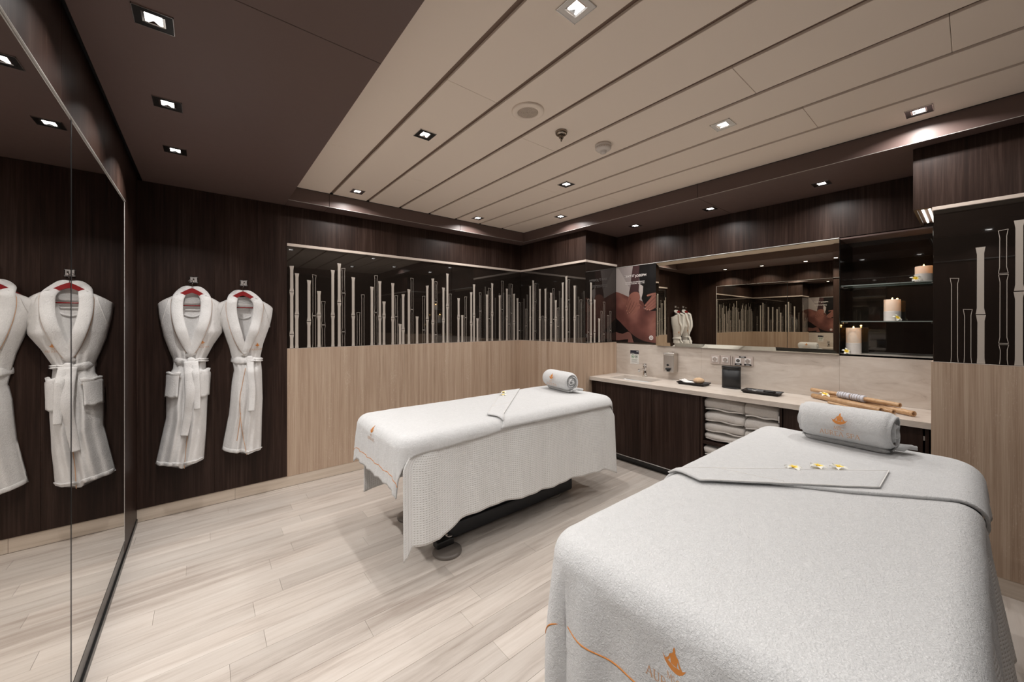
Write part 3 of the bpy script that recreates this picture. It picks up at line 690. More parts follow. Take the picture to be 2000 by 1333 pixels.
# hygiene card on the splashback
sg = empty('hygiene_card', (XC-0.0005, 2.2275, 0.948)); tag(sg, 'white notice card with dark header and two green round symbols above the washbasin', 'sign')
MB().rbox(-0.0012, 0.0, -0.05, 0.05, -0.071, 0.071, r=0.0004, seg=1).build('card', 'card', sg)
MB().box(-0.0018, -0.0011, -0.05, 0.05, 0.034, 0.071).build('header', 'navy', sg)
MB().box(-0.0022, -0.0017, -0.046, -0.022, 0.056, 0.063).build('header_mark', 'label_print', sg)
MB().box(-0.0022, -0.0017, 0.002, 0.045, 0.038, 0.043).build('header_line', 'grey_print', sg)
def annulus(mb, cy, cz, r0, r1, x, n=28):
    v = []; f = []
    for k in range(n):
        a = 2*PI*k/n
        for r in (r0, r1): v += [(x, cy+r*math.cos(a), cz+r*math.sin(a)), (x-0.0005, cy+r*math.cos(a), cz+r*math.sin(a))]
    for k in range(n):
        j = (k+1) % n; f += [(4*k+1, 4*j+1, 4*j+3, 4*k+3), (4*k, 4*k+1, 4*j+1, 4*j), (4*k+2, 4*j+2, 4*j+3, 4*k+3)]
    mb.add(v, f)
for cy in (0.020, -0.020):
    a = MB(); annulus(a, cy, 0.008, 0.014, 0.0175, -0.0012); r_ = a.build('green_ring', 'green', sg)
    b = MB()
    if cy > 0: b.box(-0.0017, -0.0011, cy-0.009, cy+0.007, 0.0, 0.005); b.box(-0.0017, -0.0011, cy+0.002, cy+0.007, 0.005, 0.015); b.box(-0.0017, -0.0011, cy-0.006, cy-0.001, 0.008, 0.011)
    else: b.lathe([(0.007, 0), (0.009, 0.004), (0.004, 0.009), (0.0, 0.011)], (-0.0012, cy, 0.001), 12, sx=0.06)
    b.build('symbol', 'green' if cy > 0 else 'navy', sg)
for k in range(5):
    MB().box(-0.0016, -0.0011, -0.036+0.006*(k % 3), 0.036, -0.0245-0.0075*k, -0.022-0.0075*k).build('text_line', 'green' if k == 0 else 'grey_print', sg)
MB().box(-0.0016, -0.0011, 0.002, 0.040, -0.064, -0.062).build('text_line', 'grey_print', sg)

# soap dispenser
ds = empty('soap_dispenser', (XC, 1.815, 0.840)); tag(ds, 'brushed steel soap dispenser with black push button on the splashback', 'soap dispenser')
MB().rbox(-0.082, -0.001, -0.052, 0.052, 0.0, 0.165, r=0.006, seg=3).build('housing', 'steel', ds, False)
MB().rbox(-0.086, -0.001, -0.054, 0.054, 0.163, 0.180, r=0.006, seg=3).build('lid', 'steel', ds)
MB().rbox(-0.060, -0.012, -0.024, 0.024, 0.179, 0.187, r=0.003).build('lid_hinge', 'chrome', ds)
MB().lathe([(0.010, -0.004), (0.010, 0.006)], (0, 0, 0), 16).build('lock', 'black', ds).location = (-0.083, 0.006, 0.066)
ds.children[-1].rotation_euler = (0, -PI/2, 0)
bt = MB().rbox(-0.105, -0.080, -0.020, 0.020, 0.022, 0.040, r=0.004, seg=2).build('push_button', 'black', ds)
MB().rbox(-0.098, -0.080, -0.013, 0.013, 0.006, 0.024, r=0.004, seg=2).build('spout', 'black', ds)

# sockets
def socket_face(root, cy, cz, kind='s'):
    MB().rbox(-0.0125, -0.008, cy-0.0215, cy+0.0215, cz-0.021, cz+0.021, r=0.001, seg=1).build('insert', 'sock_white', root)
    if kind == 's':
        a = MB(); annulus(a, cy, cz, 0.0165, 0.0185, -0.0125); a.build('recess_ring', 'sock_grey', root)
        d = MB(); d.v = []; n = 28
        d.add([(-0.0127, cy+0.0165*math.cos(2*PI*k/n), cz+0.0165*math.sin(2*PI*k/n)) for k in range(n)], [tuple(range(n))]); d.build('recess', 'sock_grey', root)
        for dy, dz in ((0.0095, 0.0), (-0.0095, 0.0), (0, 0.014), (0, -0.014)):
            MB().box(-0.0134, -0.0126, cy+dy-0.002, cy+dy+0.002, cz+dz-0.002, cz+dz+0.002).build('contact', 'black', root)
    else:
        d = MB(); n = 24; d.add([(-0.0127, cy+0.014*math.cos(2*PI*k/n), cz+0.014*math.sin(2*PI*k/n)) for k in range(n)], [tuple(range(n))]); d.build('recess', 'black', root)
        for dz in (-0.006, 0.002): MB().box(-0.0134, -0.0126, cy-0.008, cy+0.008, cz+dz, cz+dz+0.0025).build('contact', 'sock_grey', root)
for (ya, yb, lab) in ((1.467, 1.388, 'single power socket plate nearest the soap dispenser'), (1.382, 1.304, 'single power socket plate in the middle of the row of sockets')):
    r_ = empty('power_socket', (XC, (ya+yb)/2, 0.984)); tag(r_, lab, 'power socket', 'power sockets on the splashback')
    MB().rbox(-0.009, -0.0005, -0.0385, 0.0385, -0.040, 0.040, r=0.002).build('plate', 'sock_plate', r_)
    socket_face(r_, 0.0, 0.002)
r_ = empty('double_power_socket', (XC, 1.207, 0.987)); tag(r_, 'double power socket plate with black label strips behind the black bin', 'power socket', 'power sockets on the splashback')
MB().rbox(-0.009, -0.0005, -0.073, 0.073, -0.040, 0.040, r=0.002).build('plate', 'sock_plate', r_)
socket_face(r_, 0.036, 0.000, 'r'); socket_face(r_, -0.036, 0.000)
for cy, cz, hwid in ((0.003, 0.0325, 0.026), (0.036, -0.0295, 0.026), (-0.036, -0.0295, 0.027)):
    l = MB().box(-0.0105, -0.009, cy-hwid, cy+hwid, cz-0.0055, cz+0.0055).build('label_strip', 'label_black', r_)
    MB().box(-0.0109, -0.0104, cy-hwid*0.5, cy+hwid*0.5, cz-0.0022, cz+0.0022).build('label_print', 'label_print', l)
r_ = empty('blank_plate', (XC, 1.2955, 0.982)); tag(r_, 'narrow blank plate between the sockets, half hidden behind the black bin', 'wall plate')
MB().rbox(-0.007, -0.0005, -0.0065, 0.0065, -0.036, 0.036, r=0.0015).build('plate', 'sock_plate', r_)

# oval bin
bn = empty('oval_bin', (3.37, 1.262, ZW)); tag(bn, 'black oval bin with a lid standing on the worktop', 'bin')
MB().lathe([(0.056, 0.0), (0.060, 0.004), (0.060, 0.010)], n=48, sx=0.72, sy=1.20).build('foot_ring', 'black', bn, True)
MB().lathe([(0.059, 0.008), (0.0585, 0.158)], n=48, sx=0.72, sy=1.20).build('body', 'bin_black', bn, True)
MB().lathe([(0.0605, 0.157), (0.0605, 0.178), (0.058, 0.181), (0.05, 0.1805), (0.02, 0.1795), (0.0, 0.179)], n=48, sx=0.72, sy=1.20).build('lid', 'black', bn, True)

# trays
def tray(name, x, y, lx, ly, lab, rz):
    t = empty(name, (x, y, ZW)); t.rotation_euler.z = rz; tag(t, lab, 'tray', 'dark trays on the worktop')
    a, b = lx/2, ly/2
    rings = [[(-a*.8, -b*.88, 0), (a*.8, -b*.88, 0), (a*.8, b*.88, 0), (-a*.8, b*.88, 0)], [(-a*.82, -b*.9, 0.006), (a*.82, -b*.9, 0.006), (a*.82, b*.9, 0.006), (-a*.82, b*.9, 0.006)],
             [(-a, -b, 0.018), (a, -b, 0.018), (a, b, 0.018), (-a, b, 0.018)], [(-a*.97, -b*.98, 0.020), (a*.97, -b*.98, 0.020), (a*.97, b*.98, 0.020), (-a*.97, b*.98, 0.020)],
             [(-a*.78, -b*.87, 0.009), (a*.78, -b*.87, 0.009), (a*.78, b*.87, 0.009), (-a*.78, b*.87, 0.009)]]
    v, f = loft(rings); f.append((3, 2, 1, 0)); MB().add(v, f).build('dish', 'black_tray', t)
    r = MB()
    for q in range(4):
        p0, p1 = Vector(rings[3][q]), Vector(rings[3][(q+1) % 4]); r.tube([p0, p1], 0.0022, 6)
    r.build('rim', 'black_tray', t, True)
    return t
tray('bath_tray', 3.315, 1.545, 0.155, 0.235, 'dark wooden tray holding a sponge beside the washbasin', 0.03)
tray('comb_tray', 3.285, 1.015, 0.135, 0.250, 'dark wooden tray holding small items in front of the black bin', 0.03)
# sponge and face cloth on the first tray
m = MB()
NU, NV = 20, 12; v = []
for i in range(NU+1):
    for j in range(NV+1):
        th = PI*j/NV; ph = 2*PI*i/NU
        p = Vector((0.040*math.sin(th)*math.cos(ph), 0.046*math.sin(th)*math.sin(ph), 0.027*math.cos(th)))
        v.append(p*(1+0.07*nz(p.x*60, p.y*60, p.z*60)))
m.add(v, grid_faces(NU, NV)); sg_ = m.build('bath_sponge', 'sponge', None, True); sg_.location = (3.325, 1.505, ZW+0.037); tag(sg_, 'round tan bath sponge on the dark tray', 'sponge')
v = []; NU = NV = 16
for i in range(NU+1):
    for j in range(NV+1):
        a, b = i/NU-0.5, j/NV-0.5
        v.append((a*0.085*(0.5+j/NV*0.6), b*0.125+0.002*math.sin(a*20), 0.013+0.010*abs(math.sin(a*7+b*3))*(0.4+j/NV)+0.008*sstep(0.2, 0.5, b)))
fc = meshobj('face_cloth', v, grid_faces(NU, NV), 'white_hem', None, True); fc.location = (3.325, 1.592, ZW+0.001); tag(fc, 'folded white cloth lying next to the sponge', 'cloth')
md = fc.modifiers.new('thickness', 'SOLIDIFY'); md.thickness = 0.004; md.offset = 1
# oval brush and a small shell on the second tray
cb = empty('hair_brush', (3.285, 0.965, ZW+0.010)); tag(cb, 'small dark oval brush lying on the comb tray', 'brush')
MB().lathe([(0.0, 0.0), (0.026, 0.001), (0.030, 0.008), (0.028, 0.017), (0.020, 0.020), (0.0, 0.019)], n=28, sx=0.75, sy=1.25, cap=False).build('cushion', 'black', cb, True)
MB().lathe([(0.0315, 0.006), (0.0325, 0.010), (0.0315, 0.014)], n=28, sx=0.75, sy=1.25, cap=False).build('rim', 'black_tray', cb, True)
m = MB()
for k in range(5):
    a = k*1.3; m.tube([(0.004*math.cos(a), 0.004*math.sin(a), 0.004), (0.014*math.cos(a), 0.02*math.sin(a), 0.006+0.002*k)], [0.006, 0.003], 6, flat=0.5)
sh = m.build('white_blossom', 'white_hem', None, True); sh.location = (3.285, 1.065, ZW+0.010); tag(sh, 'small white blossom lying on the comb tray', 'flower')

# ================================================================== BAMBOO CANES
def cane(p0, p1, r, lab, nodes=(), wall=0.68):
    p0, p1 = Vector(p0), Vector(p1); d = (p1-p0); L = d.length; t = d.normalized()
    c = empty('bamboo_cane', p0); tag(c, lab, 'bamboo cane', 'bamboo massage canes on the worktop')
    c.rotation_euler = t.to_track_quat('Z', 'Y').to_euler()
    prof = [(r*wall, 0.02), (r*wall, 0.0), (r, 0.0), (r, 0.01)]
    for q in nodes: prof += [(r, L*q-0.010), (r*1.10, L*q-0.003), (r*0.97, L*q), (r*1.08, L*q+0.003), (r, L*q+0.010)]
    prof += [(r, L-0.01), (r, L), (r*wall, L), (r*wall, L-0.03)]
    MB().lathe(prof, n=20, cap=False).build('culm', 'bamboo', c, True)
    MB().lathe([(0.0, L-0.029), (r*wall, L-0.029)], n=20, cap=False).build('hollow', 'bamboo_in', c)
    MB().lathe([(0.0, 0.019), (r*wall, 0.019)], n=20, cap=False).build('hollow', 'bamboo_in', c)
    return c, L
zc = ZW
cane((3.375, 0.725, zc+0.0182), (3.112, 0.345, zc+0.0182), 0.0160, 'thick bamboo cane in front, nearest the worktop edge', (0.42, 0.6))
cane((3.225, 0.610, zc+0.0084), (3.060, 0.382, zc+0.0084), 0.0070, 'thin bamboo stick lying in front of the thicker canes', (0.6,))
cane((3.405, 0.690, zc+0.0160), (3.120, 0.292, zc+0.0160), 0.0140, 'middle bamboo cane lying under the wrapped cane', (0.5,))
cane((3.445, 0.640, zc+0.0182), (3.135, 0.212, zc+0.0182), 0.0160, 'longest bamboo cane with its open end nearest the pale wood pier', (0.35, 0.7))
cw, L = cane((3.438, 0.745, zc+0.051), (3.185, 0.272, zc+0.050), 0.0140, 'bamboo cane with two grey cloth wraps lying on top', (0.2, 0.78))
for a, b in ((0.35, 0.475), (0.51, 0.635)):
    prof = [(0.0142, L*a)]; k = 0; z = L*a
    while z < L*b: prof += [(0.0205, z+0.001), (0.0225, z+0.006), (0.0210, z+0.0105)]; z += 0.011
    prof += [(0.0142, z)]
    MB().lathe(prof, n=20, cap=False).build('cloth_wrap', 'wrap', cw, True)
    band = MB()
    for q in range(4): zq = L*a+(q+0.6)*L*(b-a)/4.4; band.tube([(0.0228*math.cos(t), 0.0228*math.sin(t), zq+0.006*t/6) for t in [x*2*PI/16 for x in range(17)]], 0.0012, 5, cap=False)
    band.build('tie', 'sock_grey', cw, True)

# ================================================================== FLOWERS
def frangipani(name, loc, size, lab, grp, rot=(0, 0, 0)):
    fl = empty(name, loc); tag(fl, lab, 'flower', grp); fl.rotation_euler = rot
    NU, NV = 8, 6
    v = []; uv = []
    for i in range(NU+1):
        for j in range(NV+1):
            t = i/NU; sx = (j/NV-0.5)*2
            wdt = 0.56*math.sin(PI*min(1, t*0.94+0.05))**0.62*(0.55+0.45*t)
            x = t; y_ = sx*wdt*0.62+0.10*t*t; z_ = 0.24*math.sin(t*2.4)-0.20*t*t+0.14*sx*sx*t*(1 if sx > 0 else 0.3)+0.02*sx
            v.append((x*size, y_*size, z_*size)); uv.append((t, j/NV))
    me = None
    for k in range(5):
        if me is None:
            p = meshobj('petal', v, grid_faces(NU, NV), 'petal', fl, True, uv); me = p.data
        else: p = link(bpy.data.objects.new('petal', me), fl)
        p.rotation_euler = (0.0, 0.05*(k % 2), 2*PI*k/5)
    MB().lathe([(0.0, 0.0), (0.20*size, 0.04*size), (0.22*size, 0.14*size), (0.10*size, 0.20*size), (0, 0.205*size)], n=10, cap=False).build('heart', 'yellow', fl, True)
    return fl

# ================================================================== NICHE SHELVES, CANDLES
for z, lab in ((1.565, 'upper clear glass shelf in the dark niche'), (1.315, 'lower clear glass shelf in the dark niche')):
    gs = empty('glass_shelf', (XC+0.11, (NY0+NY1)/2, z)); tag(gs, lab, 'shelf', 'glass shelves in the niche')
    hyw = (NY1-NY0)/2-0.007
    MB().box(-0.095, 0.10, -hyw, hyw, -0.006, 0.0).build('pane', 'shelf_glass', gs)
    MB().rbox(-0.0975, -0.095, -hyw, hyw, -0.006, 0.0, r=0.0008, seg=1).build('front_edge', 'shelf_edge', gs)
    MB().rbox(0.0995, 0.1015, -hyw, hyw, -0.006, 0.0, r=0.0006, seg=1).build('rear_edge', 'shelf_edge', gs)
    for sy in (-1, 1):
        for xx in (-0.07, 0.07): MB().rbox(xx-0.02, xx+0.02, sy*hyw-0.012, sy*hyw+0.006, -0.014, -0.008, r=0.002).build('bracket', 'chrome', gs)
def candle(x, y, z, r, hh, hw_, lab):
    c = empty('candle', (x, y, z)); tag(c, lab, 'candle', 'ivory candles in ribbed holders in the niche')
    prof = [(r*0.96, 0.0), (r*1.03, 0.002)]; k = 0; n = 12
    for k in range(n): a = hh*k/n; b = hh*(k+1)/n; prof += [(r*1.01, a+0.001), (r*1.018, a+(b-a)*0.3), (r*1.018, a+(b-a)*0.75), (r*1.01, b-0.0006)]
    prof += [(r*1.0, hh), (r*0.9, hh)]
    MB().lathe(prof, n=48).build('holder', 'holder', c, True)
    top = hh+hw_
    MB().lathe([(r, hh), (r, top-0.003), (r-0.002, top), (r-0.006, top-0.001), (r-0.009, top-0.010), (r*0.6, top-0.022), (0.0, top-0.026)], n=48, cap=False).build('wax', 'candle', c, True)
    MB().tube([(0, 0, top-0.026), (0.0005, 0, top-0.014)], 0.0012, 6).build('wick', 'black', c)
    MB().lathe([(0.0, -0.007), (0.0050, -0.002), (0.0066, 0.005), (0.0046, 0.015), (0.0016, 0.024), (0.0, 0.027)], (0, 0, top-0.013), 14, cap=False).build('flame', 'flame', c, True)
    l = bpy.data.lights.new('candle_glow', 'POINT'); l.energy = 0.10; l.color = (1.0, 0.55, 0.2); l.shadow_soft_size = 0.006
    lo = bpy.data.objects.new('candle_glow', l); link(lo, c); lo.location = (0, 0, top+0.014)
    return c
candle(3.545, 0.532, NZ0, 0.041, 0.077, 0.106, 'lit ivory candle standing on the stone sill of the niche')
candle(3.555, 0.340, 1.315, 0.041, 0.066, 0.078, 'lit ivory candle on the lower glass shelf')
candle(3.545, 0.197, 1.565, 0.040, 0.050, 0.048, 'lit ivory candle on the upper glass shelf at the right')
FG = 'frangipani blossoms beside the candles'
frangipani('frangipani_flower', (3.488, 0.562, NZ0+0.020), 0.026, 'white and yellow frangipani blossom on the stone sill beside the lowest candle', FG, (0.2, -1.1, 0.3))
frangipani('frangipani_flower', (3.497, 0.313, 1.315+0.022), 0.028, 'white and yellow frangipani blossom on the lower glass shelf', FG, (0.1, -1.0, 0.8))
frangipani('frangipani_flower', (3.492, 0.231, 1.565+0.020), 0.027, 'white and yellow frangipani blossom on the upper glass shelf', FG, (0.2, -1.0, 0.1))
frangipani('frangipani_flower', (3.352, 0.655, ZW+0.040), 0.034, 'white and yellow frangipani blossom lying on the bamboo canes', 'loose frangipani blossoms', (0.15, -0.35, 0.4))

# ================================================================== EMBROIDERED MARK
EMB = [
 [(-.055, .56), (.055, .56), (.06, .62), (.035, .68), (.02, .74), (-.02, .74), (-.035, .68), (-.06, .62)],
 [(-.05, .56), (.05, .56), (.09, .46), (.20, .38), (.17, .20), (.14, .02), (-.14, .02), (-.17, .20), (-.20, .38), (-.09, .46)],
 [(-.20, .38), (-.27, .20), (-.40, .06), (-.33, .0), (-.22, .12), (-.185, .28)],
 [(.20, .38), (.185, .28), (.22, .12), (.33, .0), (.40, .06), (.27, .20)],
 [(-.54, .20), (-.40, .06), (-.2, .03), (0, -.02), (.2, .03), (.40, .06), (.56, .17), (.42, -.06), (.28, -.18), (.1, -.25), (-.1, -.25), (-.28, -.18), (-.42, -.06)]]
def arc(cx, cy, rx, ry, a0, a1, n=8): return [(cx+rx*math.cos(math.radians(lerp(a0, a1, k/n))), cy+ry*math.sin(math.radians(lerp(a0, a1, k/n)))) for k in range(n+1)]
GLY = {  # letter: width, list of (stroke width, polyline)
 'M': (0.95, [(.07, [(.12, 0), (.2, 1)]), (.12, [(.2, 1), (.48, .1)]), (.07, [(.48, .1), (.76, 1)]), (.12, [(.76, 1), (.85, 0)]), (.06, [(.02, .03), (.22, .03)]), (.06, [(.74, .03), (.95, .03)])]),
 'S': (0.55, [(.11, arc(.28, .74, .2, .23, 20, 270)+arc(.28, .27, .22, .24, 90, -160))]),
 'C': (0.78, [(.11, arc(.44, .5, .36, .47, 45, 315, 14))]),
 'A': (0.80, [(.07, [(.1, 0), (.4, 1)]), (.13, [(.4, 1), (.72, 0)]), (.06, [(.2, .34), (.6, .34)]), (.06, [(0, .03), (.22, .03)]), (.06, [(.58, .03), (.84, .03)])]),
 'U': (0.80, [(.13, [(.16, 1), (.16, .3)]+arc(.4, .3, .24, .27, 180, 270)), (.07, arc(.4, .3, .24, .27, 270, 360)+[(.64, 1)]), (.06, [(.04, .97), (.3, .97)]), (.06, [(.52, .97), (.76, .97)])]),
 'R': (0.78, [(.13, [(.17, 0), (.17, 1)]), (.09, [(.17, .96), (.34, .96)]+arc(.36, .73, .22, .23, 90, -90)+[(.17, .5)]), (.12, [(.34, .5), (.74, 0)]), (.06, [(.04, .03), (.32, .03)])]),
 'E': (0.68, [(.13, [(.17, 0), (.17, 1)]), (.07, [(.17, .965), (.58, .965)]), (.07, [(.17, .5), (.48, .5)]), (.07, [(.17, .035), (.62, .035)]), (.06, [(.58, .97), (.58, .82)]), (.06, [(.62, .03), (.62, .2)])]),
 'P': (0.68, [(.13, [(.17, 0), (.17, 1)]), (.09, [(.17, .96), (.34, .96)]+arc(.36, .71, .23, .25, 90, -90)+[(.17, .46)]), (.06, [(.04, .03), (.34, .03)])]),
 ' ': (0.42, [])}
def text_quads(txt, h, cx, y0):
    wtot = sum(GLY[c][0] for c in txt)*h; x = cx-wtot/2; V = []; F = []
    for ch in txt:
        wd, strokes = GLY[ch]
        for sw, pl in strokes:
            for (ax, ay), (bx_, by_) in zip(pl, pl[1:]):
                dx, dy = bx_-ax, by_-ay; L = math.hypot(dx, dy) or 1; nx, ny = -dy/L*sw/2, dx/L*sw/2
                k = len(V); V += [(x+(ax+nx)*h, y0+(ay+ny)*h), (x+(ax-nx)*h, y0+(ay-ny)*h), (x+(bx_-nx)*h, y0+(by_-ny)*h), (x+(bx_+nx)*h, y0+(by_+ny)*h)]; F.append((k, k+1, k+2, k+3))
        x += wd*h
    return V, F
def conform(name, V, F, surf, mat, parent, cuts=2):
    """surf(u, v) -> world point just above the cloth"""
    bm = bmesh.new(); vs_ = [bm.verts.new((a, b, 0)) for a, b in V]
    for q in F:
        try: bm.faces.new([vs_[i] for i in q])
        except ValueError: pass
    bmesh.ops.triangulate(bm, faces=bm.faces[:])
    if cuts: bmesh.ops.subdivide_edges(bm, edges=bm.edges[:], cuts=cuts, use_grid_fill=True)
    for v in bm.verts: v.co = surf(v.co.x, v.co.y)
    me = bpy.data.meshes.new(name); bm.to_mesh(me); bm.free(); me.materials.append(M[mat])
    return link(bpy.data.objects.new(name, me), parent)
def spa_mark(surf, parent, k=1.0, letters=True):
    V = []; F = []
    for poly in EMB:
        n = len(V); V += [(a*0.052*k, (b*0.052+0.0255)*k) for a, b in poly]; F.append(tuple(range(n, n+len(poly))))
    conform('emblem', V, F, surf, 'orange', parent, 2)
    if letters:
        v1, f1 = text_quads('MSC', 0.0160*k, 0.0, -0.0125*k); v2, f2 = text_quads('AUREA SPA', 0.0225*k, 0.0, -0.0425*k)
        n = len(v1); conform('lettering', v1+v2, f1+[tuple(i+n for i in q) for q in f2], surf, 'orange_pale', parent, 0)

# ================================================================== POSTER
pt = empty('massage_poster', (XC-0.001, 2.2175, 1.10)); tag(pt, 'tall poster of hands massaging a leg beside the mirror', 'poster')
PWD, PHT = 0.473, 0.797
def PQ(x, y):
    u = (x-8)/642; yt = 28-42*u; yb = 1240+12*u; v = (yb-y)/(yb-yt); return (PWD/2-u*PWD, max(0, min(1, v))*PHT)
MB().box(0.0, 0.004, -PWD/2, PWD/2, 0, PHT).build('board', 'poster_grey', pt)
lay = [0]
def art(name, poly, mat):
    lay[0] += 1; x = -0.00006*lay[0]
    v = [(x, *PQ(*p)) for p in poly]; n = len(v); b = [(p[0]+0.00005, p[1], p[2]) for p in v]
    return meshobj(name, v+b, [tuple(range(n))]+[(i, (i+1) % n, (i+1) % n+n, i+n) for i in range(n)], mat, pt)
art('backdrop_light', [(8, 30), (50, 28), (165, 235), (245, 380), (228, 470), (210, 500), (110, 452), (8, 415)], 'poster_light')
art('backdrop_gap', [(395, 300), (458, 335), (446, 440), (420, 540), (385, 440)], 'poster_light')
art('shadow_area', [(8, 840), (80, 910), (180, 1010), (300, 1120), (420, 1190), (650, 1255), (8, 1245)], 'poster_dark')
art('leg', [(8, 415), (60, 432), (110, 452), (210, 500), (300, 560), (420, 640), (480, 720), (560, 735), (650, 725), (650, 1250), (560, 1236), (480, 1222), (420, 1200), (360, 1170), (300, 1130), (240, 1080), (180, 1020), (130, 970), (80, 915), (40, 880), (8, 850)], 'poster_skin')
art('leg_highlight', [(90, 500), (160, 540), (205, 600), (190, 660), (150, 600), (105, 550)], 'poster_hand')
art('leg_highlight', [(650, 790), (650, 900), (610, 930), (560, 950), (590, 880), (620, 820)], 'poster_hand')
art('leg_highlight', [(320, 690), (400, 650), (400, 690), (330, 760), (270, 800)], 'poster_hand')
art('shirt', [(385, 0), (650, -20), (650, 735), (600, 738), (540, 736), (490, 722), (470, 690), (450, 610), (440, 575), (425, 530), (446, 440), (450, 340), (400, 305), (380, 150)], 'poster_shirt')
art('forearm', [(288, 8), (392, 2), (384, 160), (388, 300), (380, 410), (392, 445), (300, 470), (228, 480), (228, 430), (250, 330), (262, 190)], 'poster_arm')
art('left_hand', [(232, 480), (262, 445), (310, 425), (360, 428), (392, 455), (402, 520), (395, 560), (430, 575), (458, 610), (470, 660), (458, 690), (430, 660), (395, 640), (350, 640), (300, 660), (250, 620), (215, 640), (200, 560)], 'poster_hand')
def stroke(name, pts, w0, w1, mat):
    cc = catmull([(x, y, 0) for x, y in pts], 5); n = len(cc); L = []; Rr = []
    for i, q in enumerate(cc):
        t = (cc[min(i+1, n-1)]-cc[max(i-1, 0)]).normalized(); w_ = lerp(w0, w1, i/(n-1))/2
        L.append((q.x-t.y*w_, q.y+t.x*w_)); Rr.append((q.x+t.y*w_, q.y-t.x*w_))
    t = (cc[-1]-cc[-2]).normalized(); e = cc[-1]; w_ = w1/2
    cap = [(e.x+t.x*w_*math.sin(a_)-t.y*w_*math.cos(a_), e.y+t.y*w_*math.sin(a_)+t.x*w_*math.cos(a_)) for a_ in [PI*q/6 for q in range(1, 6)]]
    return art(name, L+cap+Rr[::-1], mat)
def finger(pts, w0, w1, nail=True, mat='poster_hand'):
    stroke('finger_shade', pts, w0+9, w1+8, 'poster_hand_dark'); stroke('finger', pts, w0, w1, mat)
    (x0, y0), (x1, y1) = pts[-2], pts[-1]; L = math.hypot(x1-x0, y1-y0); ux, uy = (x1-x0)/L, (y1-y0)/L
    if nail: stroke('finger_nail', [(x1-ux*10, y1-uy*10), (x1+ux*6, y1+uy*6)], w1*0.55, w1*0.45, 'poster_hand_light')
for pts in ([(232, 520), (204, 610), (190, 655)], [(250, 560), (212, 665), (190, 730)], [(288, 580), (246, 690), (204, 772)], [(335, 590), (290, 690), (232, 762)]): finger(pts, 40, 25)
art('thumb', [(390, 560), (430, 575), (458, 608), (468, 650), (462, 692), (440, 668), (415, 640), (388, 612)], 'poster_hand_dark')
finger([(648, 470), (585, 474), (520, 492)], 34, 26)
art('right_hand', [(650, 448), (612, 458), (580, 500), (540, 560), (520, 620), (540, 690), (600, 700), (650, 690)], 'poster_hand')
for pts in ([(640, 490), (560, 565), (486, 650)], [(645, 545), (572, 615), (486, 700)], [(646, 600), (585, 652), (512, 716)], [(646, 655), (600, 690), (548, 720)]): finger(pts, 40, 26)
art('foot', [(8, 1078), (60, 1095), (120, 1108), (160, 1090), (210, 1072), (245, 1085), (272, 1130), (285, 1190), (304, 1250), (210, 1246), (215, 1195), (150, 1200), (60, 1215), (8, 1215)], 'poster_foot')
for k in range(8):
    a = 2*PI*k/8; cx_, cy_ = 572+24*math.cos(a), 1163+28*math.sin(a)
    art('flower_mark', [(cx_+10*math.cos(t), cy_+11*math.sin(t)) for t in [q*PI/4 for q in range(8)]], 'poster_white'); lay[0] -= 1
art('flower_mark', [(572+10*math.cos(t), 1163+11*math.sin(t)) for t in [q*PI/4 for q in range(8)]], 'poster_white')
def poster_text(txt, x0, x1, ybase, hpx, off=0.0):
    cu = bpy.data.curves.new('text', 'FONT'); cu.body = txt; cu.size = 1.0; cu.offset = 0.012
    to = bpy.data.objects.new('text', cu); C.objects.link(to); bpy.context.view_layer.update()
    me = bpy.data.meshes.new_from_object(to.evaluated_get(bpy.context.evaluated_depsgraph_get()))
    bpy.data.objects.remove(to)
    xs = [v.co.x for v in me.vertices]; a, b = min(xs), max(xs)
    for v in me.vertices:
        u = (v.co.x-a)/(b-a); px = lerp(x0, x1, u); py = ybase-14*u-v.co.y/0.69*hpx-off
        Y, Z = PQ(px, py); v.co = (-0.0014, Y, Z)
    me.name = 'poster_lettering'; me.materials.clear(); me.materials.append(M['poster_white'])
    return link(bpy.data.objects.new('poster_lettering', me), pt)
poster_text('TEAM D', 148, 306, 194, 34); poster_text('R', 300, 316, 186, 16, 22); poster_text('JOSEPH', 322, 496, 188, 36)
poster_text('SUSTAINABLE HIGH-PERFORMANCE', 166, 472, 281, 17); poster_text('NATURAL SKINCARE \u00b7 SINCE 1986', 166, 470, 307, 17)

# ================================================================== HOOKS, HANGERS, ROBES
YW = YB-0.012
def wall_hook(x, z, lab):
    h = empty('wall_hook', (x, YW, z)); tag(h, lab, 'hook', 'square wall hooks holding the hangers')
    MB().rbox(-0.0235, 0.0235, -0.010, 0.0, -0.022, 0.022, r=0.004, seg=3).build('plate', 'hook_clear', h)
    fr = MB()
    for a in ((-0.0235, 0.0235, 0.0165, 0.022), (-0.0235, 0.0235, -0.022, -0.0165), (-0.0235, -0.018, -0.0165, 0.0165), (0.018, 0.0235, -0.0165, 0.0165)): fr.rbox(a[0], a[1], -0.013, -0.009, a[2], a[3], r=0.0015, seg=1)
    fr.build('frame', 'chrome', h)
    MB().tube(catmull([(0.0, -0.010, -0.004), (0.0, -0.03, -0.010), (0.0, -0.047, -0.016), (0.0, -0.054, -0.008), (0.0, -0.055, 0.004)], 5), 0.0042, 8).build('peg', 'chrome', h, True)
    return h
wall_hook(-0.054, 1.604, 'square chrome wall hook above the left bathrobe'); wall_hook(0.230, 1.600, 'square chrome wall hook above the right bathrobe')
